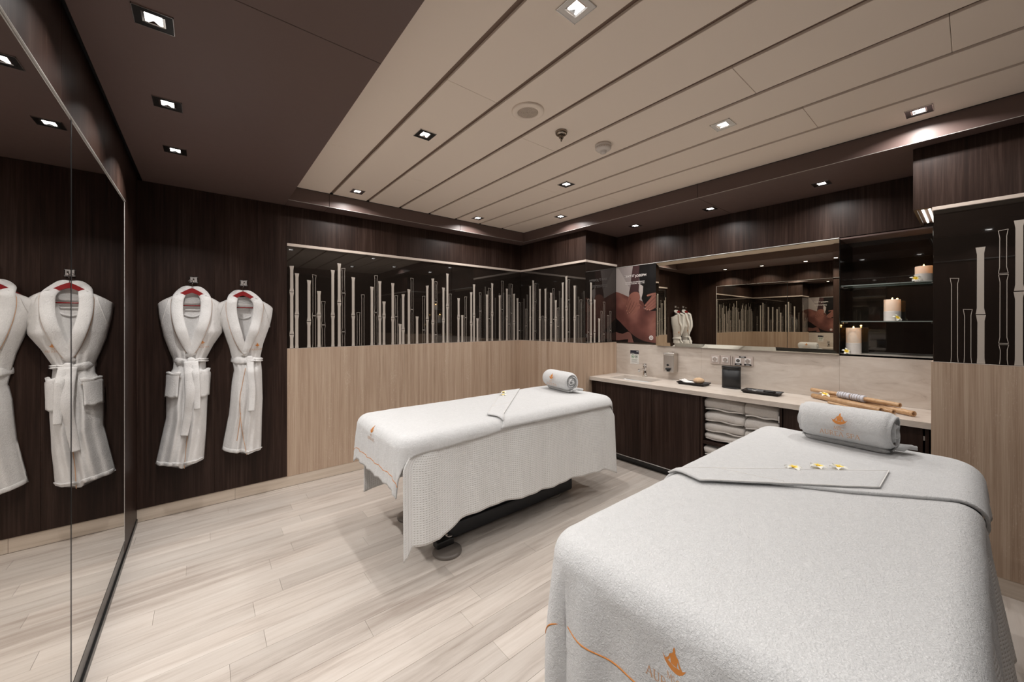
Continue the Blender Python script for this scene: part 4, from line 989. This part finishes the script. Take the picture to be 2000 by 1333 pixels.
def hanger(x, yc, zt, half, drop, lab):
    """zt: top of the wooden bow"""
    h = empty('coat_hanger', (x, yc, zt)); tag(h, lab, 'coat hanger', 'red coat hangers inside the bathrobes')
    V = []; F = []; n = 24
    for i in range(n+1):
        t = i/n*2-1; xx = t*half; zz = -drop*(abs(t)**1.25); th = 0.016+0.016*(1-abs(t))**0.8
        for dy, dz in ((-0.007, 0.0), (0.007, 0.0), (0.009, -th), (-0.009, -th)): V.append((xx, dy+0.012*t*t, zz+dz))
    for i in range(n):
        for k in range(4): F.append((4*i+k, 4*i+(k+1) % 4, 4*i+4+(k+1) % 4, 4*i+4+k))
    F += [(3, 2, 1, 0), (4*n, 4*n+1, 4*n+2, 4*n+3)]
    meshobj('bow', V, F, 'red', h, False)
    MB().tube([(-half*0.8, 0.004, -drop*1.0), (half*0.8, 0.004, -drop*1.0)], 0.004, 8).build('trouser_bar', 'red', h, True)
    MB().tube(catmull([(0, 0, -0.006), (0, 0, 0.026), (0.004, 0, 0.036), (0.0, 0.0, 0.050), (-0.012, 0, 0.056), (-0.019, 0, 0.046)], 5), 0.0019, 8).build('hook', 'chrome', h, True)
    return h
hanger(-0.062, YW-0.060, 1.541, 0.155, 0.12, 'red coat hanger inside the left bathrobe'); hanger(0.222, YW-0.060, 1.535, 0.155, 0.12, 'red coat hanger inside the right bathrobe')

def make_robe(lab, LP, RP, hemL, hemR, vb, neck, lapL, lapR, belt_z, kx, tails, pockets, pipes, mark_at, seed, tip):
    """LP/RP: (z, x) outlines; vb: V bottom (x, z); neck: (x, z, half width)"""
    LP = sorted(LP); RP = sorted(RP); yb_ = YW-0.010
    ro = empty('bathrobe', (neck[0], YW, hemR)); tag(ro, lab, 'bathrobe', 'white bathrobes hanging on the dark wall')
    zsh = LP[-1][0]; zh = min(hemL, hemR)
    xl = lambda z: interp(LP, z); xr = lambda z: interp(RP, z)
    DP = [(zh-0.1, 0.105), (0.75, 0.112), (0.95, 0.098), (belt_z, 0.074), (belt_z+0.06, 0.088), (1.25, 0.118), (1.42, 0.100), (1.56, 0.075)]
    def front(x, z, inV=True):
        a, b = xl(min(z, zsh)), xr(min(z, zsh)); s = max(0.0, min(1.0, (x-a)/(b-a)))
        d = interp(DP, z)*max(0.0, 1-abs(2*s-1)**2.8)**0.55
        low = sstep(belt_z-0.06, belt_z-0.40, z)
        d += low*(0.013*math.sin(2*PI*(2.6*s+0.5*z)+seed)+0.009*math.sin(2*PI*(5.1*s-0.7*z)+seed*2.1))*math.sin(PI*s)
        g_ = math.exp(-((z-belt_z)/0.10)**2); d += g_*0.006*math.sin(s*38+seed)*math.sin(PI*s)
        up_ = sstep(belt_z+0.05, belt_z+0.22, z); d += up_*0.008*math.sin(x*45+z*20+seed)*math.sin(PI*s)
        d += 0.006*nz(x*14, z*9, seed)
        if pipes:      # overlap step along the first piping line
            pp = sorted((q[1], q[0]) for q in pipes[0])
            if z < belt_z-0.06: d += 0.012*sstep(-0.006, 0.006, x-interp(pp, z))*sstep(0.10, 0.02, x-interp(pp, z))
        if inV and z > vb[1]:
            t = (z-vb[1])/(neck[1]-vb[1]); hw_ = neck[2]*min(1.0, t**0.6)+0.006; xm = lerp(vb[0], neck[0], min(1, t))
            k = sstep(hw_+0.02, hw_-0.004, abs(x-xm)); d = lerp(d, 0.012, k)
        return yb_-0.004-max(0.0, d)
    NS, NT = 64, 110; V = []; F = []
    def zpos(s, t):
        z = lerp(zsh, zh, t); up_ = 0.105*max(0.0, 1-abs(2*s-1))**0.75*max(0.0, 1-t/0.16)
        hm = lerp(hemL, hemR, s)-zh + tip[1]*math.exp(-((s-tip[0])/0.05)**2)
        return z+up_+hm*t*t
    for i in range(NS+1):
        for j in range(NT+1):
            s, t = i/NS, j/NT; zr = lerp(zsh, zh, t); x = lerp(xl(zr), xr(zr), s); z = zpos(s, t)
            V.append(Vector((x, front(x, z), z)))
    F = [q[::-1] for q in grid_faces(NS, NT)]; last = NS*(NT+1)
    for j in range(NT): F.append((j, j+1, last+j+1, last+j))
    F.append(tuple(i*(NT+1) for i in range(NS+1))); F.append(tuple(i*(NT+1)+NT for i in range(NS, -1, -1)))
    org = ro.location
    def P(m, name, mat, sm=True, parent=None):
        m.v = [p-org for p in m.v]; return m.build(name, mat, parent or ro, sm)
    P(MB().add(V, F), 'body', 'terry_robe')
    hem = MB()      # stitched hem band
    pth = []
    for i in range(2, NS-1):
        s = i/NS; x = lerp(xl(zh), xr(zh), s); z = zpos(s, 1.0)+0.012; pth.append((x, front(x, z)-0.001, z))
    hem.tube(pth, 0.013, 8, flat=0.32, up=(0, -1, 0)); P(hem, 'hem_band', 'terry_robe')
    # shawl collar: two lapels meeting behind the neck
    def lap3(pts, outw):
        out = []
        for q in catmull([(a, 0, b) for a, b in pts], 6):
            kk = sstep(neck[1]-0.01, neck[1]+0.05, q.z)
            out.append(Vector((q.x, lerp(front(q.x, q.z, False)-0.006, YW-0.024, kk), q.z)))
        return out
    for pts, sgn in ((lapL, -1), (lapR, 1)):
        pa = lap3(pts, sgn); nP = len(pa)
        rr = [0.0305*(0.55+0.45*sstep(0, 0.3, i/nP))*(1-0.40*sstep(0.8, 1.0, i/nP)) for i in range(nP)]
        P(MB().tube(pa, rr, 16, flat=0.42, up=(0, -1, 0)), 'lapel', 'terry_robe')
        pp = []
        for i in range(int(nP*0.72)):
            t = (pa[min(i+1, nP-1)]-pa[max(i-1, 0)]).normalized(); side = Vector((-t.z, 0, t.x))*(-1 if sgn > 0 else 1)
            if side.x*sgn < 0: side = -side
            pp.append(pa[i]+side*rr[i]*1.0+Vector((0, 0.004, 0)))
        P(MB().tube(pp, 0.0022, 6), 'piping', 'orange_pale')
    nb = [(neck[0]+(t-0.5)*0.10, YW-0.030, neck[1]-0.105-0.02*math.sin(PI*t)) for t in [q/10 for q in range(11)]]
    P(MB().tube(nb, 0.006, 8), 'hanging_loop', 'terry_robe')
    # raglan seams
    for sgn, q in ((-1, LP), (1, RP)):
        x0 = xl(zsh) if sgn < 0 else xr(zsh); pth = []
        for k in range(9):
            t = k/8; x = lerp(neck[0]+sgn*0.115, x0-sgn*0.02, t); z = lerp(zsh+0.035, zsh-0.14, t**1.1); pth.append((x, front(x, z)-0.0005, z))
        P(MB().tube(pth, 0.0032, 6), 'seam', 'terry_robe')
    # belt
    bl, brr = xl(belt_z)+0.002, xr(belt_z)-0.002
    for dz, dy, tl in ((0.003, 0.0, 0.005), (-0.005, 0.006, -0.004)):
        pth = []
        for k in range(25):
            t = k/24; x = lerp(bl, brr, t); pth.append((x, lerp(yb_+0.004, front(lerp(bl, brr, min(0.95, max(0.05, t))), belt_z)-0.007-dy, min(1, math.sin(PI*t)*3.0)), belt_z+dz+tl*(t-0.5)+0.004*math.sin(t*9+seed)))
        P(MB().tube(pth, 0.0215, 12, flat=0.34, up=(0, -1, 0)), 'belt', 'terry_robe')
    kn = MB(); NU_, NV_ = 14, 10; v = []
    ky = front(kx, belt_z)-0.020
    for i in range(NU_+1):
        for j in range(NV_+1):
            th, ph = PI*j/NV_, 2*PI*i/NU_
            v.append(Vector((kx+0.0235*math.sin(th)**0.7*math.cos(ph), ky+0.013*math.sin(th)*math.sin(ph), belt_z+0.001+0.0265*math.cos(th))))
    P(kn.add(v, grid_faces(NU_, NV_)), 'knot', 'terry_robe')
    for tl in tails:
        pth = []; rr = []
        cc = catmull([(a, 0, b) for a, b in tl['p']], 8)
        for i, q in enumerate(cc):
            t = i/(len(cc)-1); pth.append((q.x, front(q.x, q.z)-tl['o']-0.004*math.sin(t*6), q.z)); rr.append(lerp(tl['w'][0], tl['w'][1], t)/2)
        P(MB().tube(pth, rr, 12, flat=0.30, up=(0, -1, 0)), 'belt_end', 'terry_robe')
    for (xa, xb, zt, zb, sk) in pockets:
        v = []; NU_, NV_ = 10, 14
        for i in range(NU_+1):
            for j in range(NV_+1):
                x = lerp(xa, xb, i/NU_)+sk*j/NV_; z = lerp(zt, zb, j/NV_)+0.004*math.sin(i*0.9); v.append(Vector((x, front(x, z)-0.013-0.010*math.exp(-j*0.5), z)))
        pk = P(MB().add(v, [q[::-1] for q in grid_faces(NU_, NV_)]), 'pocket', 'terry_robe'); md = pk.modifiers.new('thickness', 'SOLIDIFY'); md.thickness = 0.012; md.offset = -1
        cf = [(lerp(xa-0.002, xb+0.002, k/10), front(lerp(xa, xb, k/10), zt-0.012)-0.026, zt-0.013+0.004*math.sin(k*0.9)) for k in range(11)]
        P(MB().tube(cf, 0.019, 10, flat=0.40, up=(0, -1, 0)), 'pocket_cuff', 'terry_robe')
        cf2 = [(a, b+0.004, c-0.0205) for a, b, c in cf]; P(MB().tube(cf2, 0.0020, 6), 'piping', 'orange_pale')
    for pl in pipes:
        cc = catmull([(a, 0, b) for a, b in pl], 8); P(MB().tube([(q.x, front(q.x, q.z)-0.003, q.z) for q in cc], 0.0023, 6), 'piping', 'orange_pale')
    mx_, mz_ = mark_at
    spa_mark(lambda u, v: Vector((mx_+u, front(mx_+u, mz_+v)-0.005, mz_+v))-org, ro, 0.52)
    return ro
make_robe('larger left white terry bathrobe with patch pockets and tied belt',
 [(1.424, -.238), (1.35, -.232), (1.21, -.208), (1.119, -.182), (1.047, -.159), (.99, -.162), (.957, -.180), (.808, -.196), (.658, -.197), (.34, -.250)],
 [(1.424, .112), (1.35, .112), (1.235, .104), (1.15, .055), (1.046, .010), (.98, .014), (.95, .026), (.791, .022), (.549, .014), (.34, .001)],
 0.372, 0.352, (-.070, 1.170), (-.062, 1.47, 0.050),
 [(-.055, 1.085), (-.078, 1.13), (-.112, 1.24), (-.133, 1.345), (-.136, 1.44), (-.122, 1.500), (-.094, 1.532), (-.058, 1.538)],
 [(-.082, 1.075), (-.055, 1.13), (-.020, 1.24), (.006, 1.345), (.013, 1.44), (.000, 1.500), (-.028, 1.532), (-.066, 1.538)],
 1.044, -.066,
 [dict(p=[(-.050, 1.045), (-.040, .95), (-.036, .83), (-.034, .725)], w=(.042, .034), o=.030), dict(p=[(-.074, 1.045), (-.070, .90), (-.072, .78), (-.085, .66), (-.100, .555)], w=(.062, .040), o=.024)],
 [(-.184, -.122, .972, .812, -.008), (-.030, .030, .980, .800, -.010)],
 [[(-.074, .70), (-.080, .606), (-.092, .46), (-.100, .335)]], (-.008, 1.155), 0.7, (0.55, -0.030))
make_robe('narrower right white terry bathrobe overlapping the left one',
 [(1.412, .047), (1.34, .072), (1.246, .106), (1.125, .141), (1.026, .160), (.948, .170), (.862, .157), (.624, .141), (.32, .095)],
 [(1.416, .413), (1.36, .408), (1.288, .395), (1.151, .352), (1.049, .333), (.946, .342), (.728, .347), (.592, .342), (.32, .337)],
 0.392, 0.352, (.232, 1.165), (.226, 1.46, 0.050),
 [(.238, 1.080), (.214, 1.13), (.180, 1.24), (.158, 1.345), (.152, 1.43), (.164, 1.488), (.190, 1.520), (.224, 1.527)],
 [(.222, 1.065), (.244, 1.13), (.278, 1.24), (.302, 1.345), (.310, 1.43), (.292, 1.488), (.258, 1.520), (.216, 1.527)],
 1.036, .258,
 [dict(p=[(.262, 1.04), (.262, .93), (.270, .80), (.262, .670)], w=(.044, .038), o=.022)],
 [], [[(.233, .975), (.212, .85), (.199, .751), (.206, .588), (.226, .44), (.238, .356)], [(.204, .66), (.194, .56), (.182, .463)]], (.306, 1.125), 2.3, (0.62, -0.012))

# ================================================================== FOLDED TOWELS
def folded_towel(x, y, z, d, wd, h, lab, seed):
    V = []; NY, NP = 18, 26
    for i in range(NY+1):
        ty = i/NY*2-1; e = 1-0.10*abs(ty)**8
        for k in range(NP):
            a = 2*PI*k/NP; c_, s_ = math.cos(a), math.sin(a); px = math.copysign(abs(c_)**0.45, c_)*d/2; pz = math.copysign(abs(s_)**0.62, s_)*h/2*e
            p = Vector((px, ty*wd/2+0.006*nz(px*20, pz*30, seed), pz))
            p.z += 0.007*nz(p.x*9+seed, p.y*9, seed)+0.004*math.sin(p.y*14+seed); p.x += 0.008*nz(p.y*8, p.z*25, seed+5)
            V.append(p)
    F = [(i*NP+k, i*NP+(k+1) % NP, (i+1)*NP+(k+1) % NP, (i+1)*NP+k) for i in range(NY) for k in range(NP)]
    F += [tuple(range(NP-1, -1, -1)), tuple(NY*NP+k for k in range(NP))]
    t = empty('folded_towel', (x, y, z)); tag(t, lab, 'towel', 'folded towels in the open shelf unit')
    meshobj('roll_fold', V, F, 'terry_fold', t, True)
    pts = [(-d/2*0.985+0.004, -wd/2*0.96+wd*0.96*k/12, -h*0.36+0.004*math.sin(k*0.8+seed)) for k in range(13)]
    MB().tube(pts, 0.006, 6).build('under_edge', 'terry_fold', t, True); return t
ORD = ['topmost', 'second', 'third', 'bottom']
zt = 0.722
for k, h in enumerate((0.108, 0.084, 0.080, 0.062)):
    folded_towel(3.245, 1.200, zt-h/2, 0.37, 0.278, h*0.92, f'{ORD[k]} folded white towel in the left stack on the upper shelf', k+1.0); zt -= h
zt = 0.722
for k, h in enumerate((0.112, 0.088, 0.078, 0.056)):
    folded_towel(3.245, 0.950, zt-h/2, 0.37, 0.210, h*0.92, f'{ORD[k]} folded white towel in the right stack on the upper shelf', k+7.0); zt -= h
zt = 0.346
for k, h in enumerate((0.082, 0.080, 0.078)):
    folded_towel(3.235, 1.195, zt-h/2, 0.38, 0.285, h*0.92, f'{ORD[k] if k < 2 else "lowest visible"} folded white towel on the bottom shelf', k+13.0); zt -= h

# ================================================================== MASSAGE TABLES
TOP = 0.715
def frame_table(x0, x1, y0, y1, lab):
    t = empty('massage_table', ((x0+x1)/2, (y0+y1)/2, 0)); tag(t, lab, 'massage table', 'massage tables'); o = t.location
    def B(n, mt, *a, r=0.01, seg=2): q = MB().rbox(*a, r=r, seg=seg); q.v = [p-o for p in q.v]; return q.build(n, mt, t)
    B('padded_top', 'pad', x0+0.012, x1-0.012, y0+0.012, y1-0.012, TOP-0.095, TOP-0.012, r=0.04, seg=4)
    B('under_frame', 'table_base', x0+0.12, x1-0.12, y0+0.10, y1-0.10, TOP-0.15, TOP-0.09)
    ym = (y0+y1)/2
    B('pedestal', 'table_base', x0+0.55, x1-0.45, ym-0.20, ym+0.20, 0.12, TOP-0.14, r=0.02)
    B('base', 'table_base', x0+0.36, x1-0.28, y0+0.18, y1-0.18, 0.015, 0.105, r=0.015)
    for fx, fi in ((x0+0.32, 0.11), (x1-0.45, 0.26)):
        for fy in (y0+fi, y1-fi):
            ft = MB().lathe([(0.080, 0.0), (0.083, 0.006), (0.081, 0.016), (0.070, 0.022), (0.0, 0.024)], (fx-o.x, fy-o.y, 0.0), 36).build('foot', 'foot_grey', t, True)
            s_ = 1 if fy < ym else -1
            MB().rbox(fx-o.x-0.055, fx-o.x+0.055, fy-o.y-0.018+s_*0.03, fy-o.y+0.05*s_+0.02, 0.022, 0.062, r=0.008).build('foot_bracket', 'black', ft)
            MB().lathe([(0.012, 0.022), (0.012, 0.068), (0.020, 0.070), (0.020, 0.076)], (fx-o.x+0.03, fy-o.y+0.03*s_, 0), 14).build('screw', 'chrome', ft, True)
    return t
class Drape:
    def __init__(s, x0, x1, y0, y1, r=0.045, rc=0.03, top=TOP, A=0.010, k=24.0, flare=0.03, corner=0.10, seed=0.0):
        s.__dict__.update(locals())
    def __call__(s, p, q, off=0.0, A=None):
        r = s.r; a0, a1 = s.x0+r+s.rc, s.x1-r-s.rc; b0, b1 = s.y0+r+s.rc, s.y1-r-s.rc
        cx, cy = max(a0, min(a1, p)), max(b0, min(b1, q)); dx, dy = p-cx, q-cy; D = math.hypot(dx, dy)
        wob = 0.0025*nz(p*5+s.seed, q*5)+0.0012*nz(p*17, q*17, s.seed)
        if D <= s.rc: return Vector((p, q, s.top+off+wob))
        nx, ny = dx/D, dy/D; d = D-s.rc; h_ = r*PI/2
        if d < h_:
            a = d/r; R_ = r+off+wob; return Vector((cx+nx*(s.rc+R_*math.sin(a)), cy+ny*(s.rc+R_*math.sin(a)), s.top-r+R_*math.cos(a)))
        L = d-h_; A_ = s.A if A is None else A
        sp_ = cx*(1 if abs(ny) > 0.01 else 0)+cy*(1 if abs(nx) > 0.01 else 0)+0.22*math.atan2(ny, nx)
        kc = abs(2*nx*ny); ramp_ = L/(L+0.10)
        fold = A_*ramp_*(math.sin(s.k*sp_+s.seed)+0.6*math.sin(s.k*1.9*sp_+2.1*s.seed+1.0)+0.5*nz(sp_*7, s.seed))
        H = s.rc+r+off+s.flare*L+fold+kc*s.corner*L*max(0.0, 1-L/0.75)*(0.7+0.6*math.sin(7*math.atan2(ny, nx)+s.seed))
        return Vector((cx+nx*H, cy+ny*H, s.top-r-L))
def sheet(name, dr, quad, nu, nv, mat, lab, cat, grp, off=0.004, thick=0.007, edge=0.0, A=None, seed=0.0, parent=None, bow=0.0, bow0=0.0):
    """quad: four flat corners a, b, c, d; u runs a->b (and d->c), v runs a->d"""
    a, b, c, d = [Vector((*q, 0)) for q in quad]; V = []; UV = []
    for i in range(nu+1):
        for j in range(nv+1):
            u, v = i/nu, j/nv; p = a*(1-u)*(1-v)+b*u*(1-v)+c*u*v+d*(1-u)*v
            p += Vector((bow*math.sin(PI*v)*u+bow0*math.sin(PI*v)*(1-u), 0, 0))
            p += Vector((nz(v*5, seed), nz(u*5, seed+3), 0))*edge
            V.append(dr(p.x, p.y, off, A)); UV.append((p.x, p.y))
    if parent is None:
        o = meshobj(name, V, grid_faces(nu, nv), mat, None, True, UV)
        tag(o, lab, cat, grp)
    else: o = meshobj(name, V, grid_faces(nu, nv), mat, parent, True, UV)
    if thick:
        md = o.modifiers.new('thickness', 'SOLIDIFY'); md.thickness = thick; md.offset = 1
    o['flip'] = 0
    return o
def fix_normals(o):
    me = o.data; bm = bmesh.new(); bm.from_mesh(me); up_ = sum((f.normal.z for f in bm.faces))
    if up_ < 0: bmesh.ops.reverse_faces(bm, faces=bm.faces[:])
    bm.to_mesh(me); bm.free(); del o['flip']; return o
def strip_on(dr, pts, w_, mat, name, parent, off=0.0125, A=None):
    V = []
    for p, q in pts: V.append(dr(p, q, off, A))
    return MB().tube(V, w_, 6).build(name, mat, parent, True)
def waffle(dr, x0, x1, hemN, hemF, lab, seed, nflare=0.035):
    """blanket hanging down the two long sides only; hemN/hemF give hem height along x"""
    V = []; UV = []; nu, nv = 150, 120; r = dr.r; h_ = r*PI/2
    yc0, yc1 = dr.y0+r, dr.y1-r
    for i in range(nu+1):
        x = lerp(x0, x1, i/nu)
        Ln, Lf = TOP-r-interp(hemN, x), TOP-r-interp(hemF, x)
        for j in range(nv+1):
            v = j/nv; tot = Ln+h_+(yc1-yc0)+h_+Lf; l = v*tot
            if l < Ln:
                L = Ln-l; side = -1; rr = L/(L+0.12)
                fd = rr*(0.013*math.sin(9*x+seed)+0.010*math.sin(21*x+1.7*seed)+0.006*math.sin(43*x+seed))+nflare*L+0.03*rr*math.exp(-((x-x0)/0.10)**2)*L+0.022*rr*L*2*math.exp(-((x-x0-0.28)/0.09)**2)+0.018*rr*L*2*math.exp(-((x-x1+0.22)/0.08)**2)
                xs = x-(0.045*sstep(0.0, 0.10, L)+0.02*L)*math.exp(-((x-x0)/0.22)**2)+(0.05*sstep(0.0, 0.10, L)+0.02*L)*math.exp(-((x-x1)/0.2)**2)
                V.append(Vector((xs, yc0-r-fd, TOP-r-L)))
            elif l < Ln+h_:
                a = (Ln+h_-l)/r; V.append(Vector((x, yc0-r*math.sin(a), TOP-r+r*math.cos(a))))
            elif l < Ln+h_+(yc1-yc0): V.append(Vector((x, yc0+l-Ln-h_, TOP)))
            elif l < Ln+2*h_+(yc1-yc0):
                a = (l-Ln-h_-(yc1-yc0))/r; V.append(Vector((x, yc1+r*math.sin(a), TOP-r+r*math.cos(a))))
            else:
                L = l-(Ln+2*h_+yc1-yc0); rr = L/(L+0.12); V.append(Vector((x, yc1+r+0.03*L+rr*(0.012*math.sin(13*x+seed)+0.008*math.sin(31*x)), TOP-r-L)))
            UV.append((x, l))
    o = meshobj('waffle_blanket', V, grid_faces(nu, nv), 'waffle', None, True, UV); tag(o, lab, 'blanket', 'white waffle blankets hanging down the massage tables')
    md = o.modifiers.new('thickness', 'SOLIDIFY'); md.thickness = 0.003; md.offset = 1; o['flip'] = 0
    return fix_normals(o)
def towel_roll(x, y, z, R, L, rz, lab, seed):
    t = empty('rolled_towel', (x, y, z)); t.rotation_euler.z = rz; tag(t, lab, 'towel', 'rolled white towels on the massage tables')
    turns, th = 3.6, R*0.235; NT_, NA = 150, 22; V = []; th0 = -PI*0.55
    def rad(w_): return R*0.10+(R-R*0.10)*(1-w_)**0.92 if False else R-(R*0.80)*w_
    for k in range(NT_+1):
        w_ = k/NT_; ang = th0+2*PI*turns*w_; ro_ = rad(w_); ri = max(0.004, ro_-th*0.90)
        for i in range(NA+1):
            ay = i/NA*2-1; ee = (1-0.30*abs(ay)**18); ext = L/2*(1-0.05*(1-w_))-0.008*math.sin(ang*1.5+seed)*0.6
            for q, rr in enumerate((ro_, ri)):
                e2 = rr*(ee if q == 0 else 1.0)+(th*0.25*abs(ay)**18 if q == 1 else 0)
                wob = 1+0.012*nz(ay*4+seed, ang*0.5)
                V.append(Vector((e2*wob*math.cos(ang), ay*ext, e2*wob*math.sin(ang)*(0.98))))
    F = []; S = (NA+1)*2
    for k in range(NT_):
        for i in range(NA):
            a = k*S+2*i; F.append((a, a+2, a+S+2, a+S)); F.append((a+1, a+S+1, a+S+3, a+3))
        F.append((k*S, k*S+S, k*S+S+1, k*S+1)); e = k*S+2*NA; F.append((e, e+1, e+S+1, e+S))
    for k in (0, NT_):
        for i in range(NA): a = k*S+2*i; F.append((a, a+1, a+3, a+2) if k == 0 else (a, a+2, a+3, a+1))
    meshobj('roll', V, F, 'terry', t, True)
    # loose tail under the roll
    v = []; n1, n2 = 12, 14
    for i in range(n1+1):
        for j in range(n2+1):
            a, b = i/n1, j/n2
            v.append((R*(0.1+0.75*a), -L/2-0.015+(L+0.0)*b*0.96-0.03*a*(1-b)**3, -R+0.020+0.010*math.sin(a*PI)+0.004*nz(a*6, b*9, seed)+0.008*(1-b)**6))
    tl = meshobj('loose_end', v, grid_faces(n1, n2), 'terry', t, True); md = tl.modifiers.new('thickness', 'SOLIDIFY'); md.thickness = 0.016; md.offset = 0
    ph0 = math.radians(88)
    spa_mark(lambda u, v_: Vector((-(R*1.012+0.0015)*math.sin(ph0-v_/R), -u, (R*1.0+0.0015)*math.cos(ph0-v_/R))), t, 1.0)
    return t
G_S = 'white terry sheets on the massage tables'
# ---------------- far table
A1 = (0.75, 2.49, 1.78, 2.50)
frame_table(*A1, 'far massage table, covered in white, by the pale wood wainscot')
d1 = Drape(*A1, r=0.05, rc=0.035, A=0.006, k=52.0, seed=1.3, corner=0.06)
waffle(d1, 0.805, 2.435, [(.80, .130), (.826, .150), (.845, .195), (.90, .185), (.978, .177), (1.04, .21), (1.09, .235), (1.358, .240), (1.785, .212), (2.04, .215), (2.18, .215), (2.32, .19), (2.44, .125), (2.6, .12)], [(0.7, .19), (0.95, .22), (1.6, .25), (2.6, .2)], 'white waffle blanket hanging down both sides of the far massage table', 0.4)
s1 = fix_normals(sheet('terry_sheet', d1, [(0.75-0.235, 1.78-0.070), (1.47, 1.78-0.032), (2.10, 2.50+0.03), (0.75-0.235, 2.50+0.04)], 110, 70, 'terry', 'white terry sheet with orange stripe over the foot of the far massage table', 'sheet', G_S, off=0.004, thick=0.008, edge=0.008, seed=2.0))
strip_on(d1, [(0.75-0.165, lerp(1.78-0.07, 2.52, k/60)) for k in range(61)], 0.0016, 'orange', 'orange_stripe', s1, 0.0125)
def foot_mark(dr, x0, p0, q0, parent, k):
    spa_mark(lambda u, v: dr(p0+v*1.0, q0-u, 0.0135), parent, k)
foot_mark(d1, 0.75, 0.722, 2.17, s1, 0.72)
h1 = fix_normals(sheet('terry_sheet', d1, [(1.36, 1.78-0.022), (2.49+0.29, 1.78-0.030), (2.49+0.29, 2.50+0.03), (1.98, 2.50+0.03)], 90, 70, 'terry', 'white terry sheet over the head of the far massage table', 'sheet', G_S, off=0.013, thick=0.007, edge=0.006, seed=4.0))
f1 = fix_normals(sheet('folded_strip', d1, [(1.355, 1.900), (1.385, 1.790), (2.14, 2.50), (1.95, 2.50)], 14, 50, 'terry', '', '', None, off=0.021, thick=0.006, edge=0.003, seed=5.0, parent=h1))
for a, b in (((1.357, 1.90), (1.95, 2.50)), ((1.385, 1.79), (2.14, 2.50)), ((1.50, 2.05), (1.66, 2.06))):
    strip_on(d1, [(lerp(a[0], b[0], k/30), lerp(a[1], b[1], k/30)) for k in range(31)], 0.0020, 'white_hem', 'hem_line', h1, 0.0272)
towel_roll(2.315, 2.20, TOP+0.022+0.088, 0.088, 0.34, -0.17, 'rolled white towel with orange mark on the far massage table', 1.0)
for x, y, rz, lb in ((1.79, 2.30, 0.3, 'frangipani blossom nearer the edge on the far massage table'), (1.86, 2.385, 1.0, 'frangipani blossom nearer the wall on the far massage table')):
    frangipani('frangipani_flower', (x, y, TOP+0.030), 0.030, lb, 'frangipani blossoms on the massage tables', (0, 0, rz))
# ---------------- near table
A2 = (0.730, 2.45, -0.012, 0.745)
frame_table(*A2, 'near massage table, covered in white, in the right foreground')
d2 = Drape(*A2, r=0.05, rc=0.035, A=0.015, k=24.0, seed=2.2, corner=0.10, flare=0.02)
waffle(d2, 0.79, 2.395, [(.7, .22), (1.2, .18), (1.9, .15), (2.5, .10)], [(0.7, .15), (1.2, .18), (1.9, .15), (2.6, .12)], 'white waffle blanket hanging down both sides of the near massage table', 2.9, 0.12)
s2 = fix_normals(sheet('terry_sheet', d2, [(0.735-0.350, -0.012-0.30), (2.03, -0.012-0.30), (1.46, 0.728+0.10), (0.735-0.350, 0.728+0.13)], 150, 110, 'terry', 'large white terry sheet with orange mark over the near massage table', 'sheet', G_S, off=0.004, thick=0.009, edge=0.006, seed=6.0))
strip_on(d2, [(0.735-0.172, lerp(-0.25, 0.728+0.13, k/80)) for k in range(81)], 0.0017, 'orange', 'orange_stripe', s2, 0.0135)
foot_mark(d2, 0.735, 0.640, 0.372, s2, 0.90)
h2 = fix_normals(sheet('terry_sheet', d2, [(1.97, -0.012-0.085), (2.45+0.20, -0.012-0.10), (2.45+0.20, 0.728+0.06), (1.37, 0.728+0.06)], 80, 70, 'terry', 'white terry sheet over the head of the near massage table', 'sheet', G_S, off=0.014, thick=0.009, edge=0.006, seed=8.0, bow0=-0.05))
f2 = fix_normals(sheet('folded_strip', d2, [(1.37, 0.615), (1.775, 0.200), (2.00, 0.200), (1.40, 0.735)], 50, 14, 'terry', '', '', None, off=0.0235, thick=0.006, edge=0.003, seed=9.0, parent=h2))
for a, b in (((1.37, .615), (1.775, .20)), ((1.775, .20), (2.00, .20)), ((1.40, .735), (2.00, .20)), ((1.53, .61), (1.58, .42))):
    strip_on(d2, [(lerp(a[0], b[0], k/30), lerp(a[1], b[1], k/30)) for k in range(31)], 0.0020, 'white_hem', 'hem_line', h2, 0.0293)
towel_roll(2.295, 0.372, TOP+0.021+0.096, 0.096, 0.345, -0.08, 'rolled white towel with orange mark on the near massage table', 3.0)
for k, (x, y, rz) in enumerate(((1.755, .437, 0.2), (1.845, .380, 1.1), (1.895, .328, 2.0))):
    frangipani('frangipani_flower', (x, y, TOP+0.030), 0.029, f'{("left", "middle", "right")[k]} one of the three frangipani blossoms on the near massage table', 'frangipani blossoms on the massage tables', (0, 0, rz))
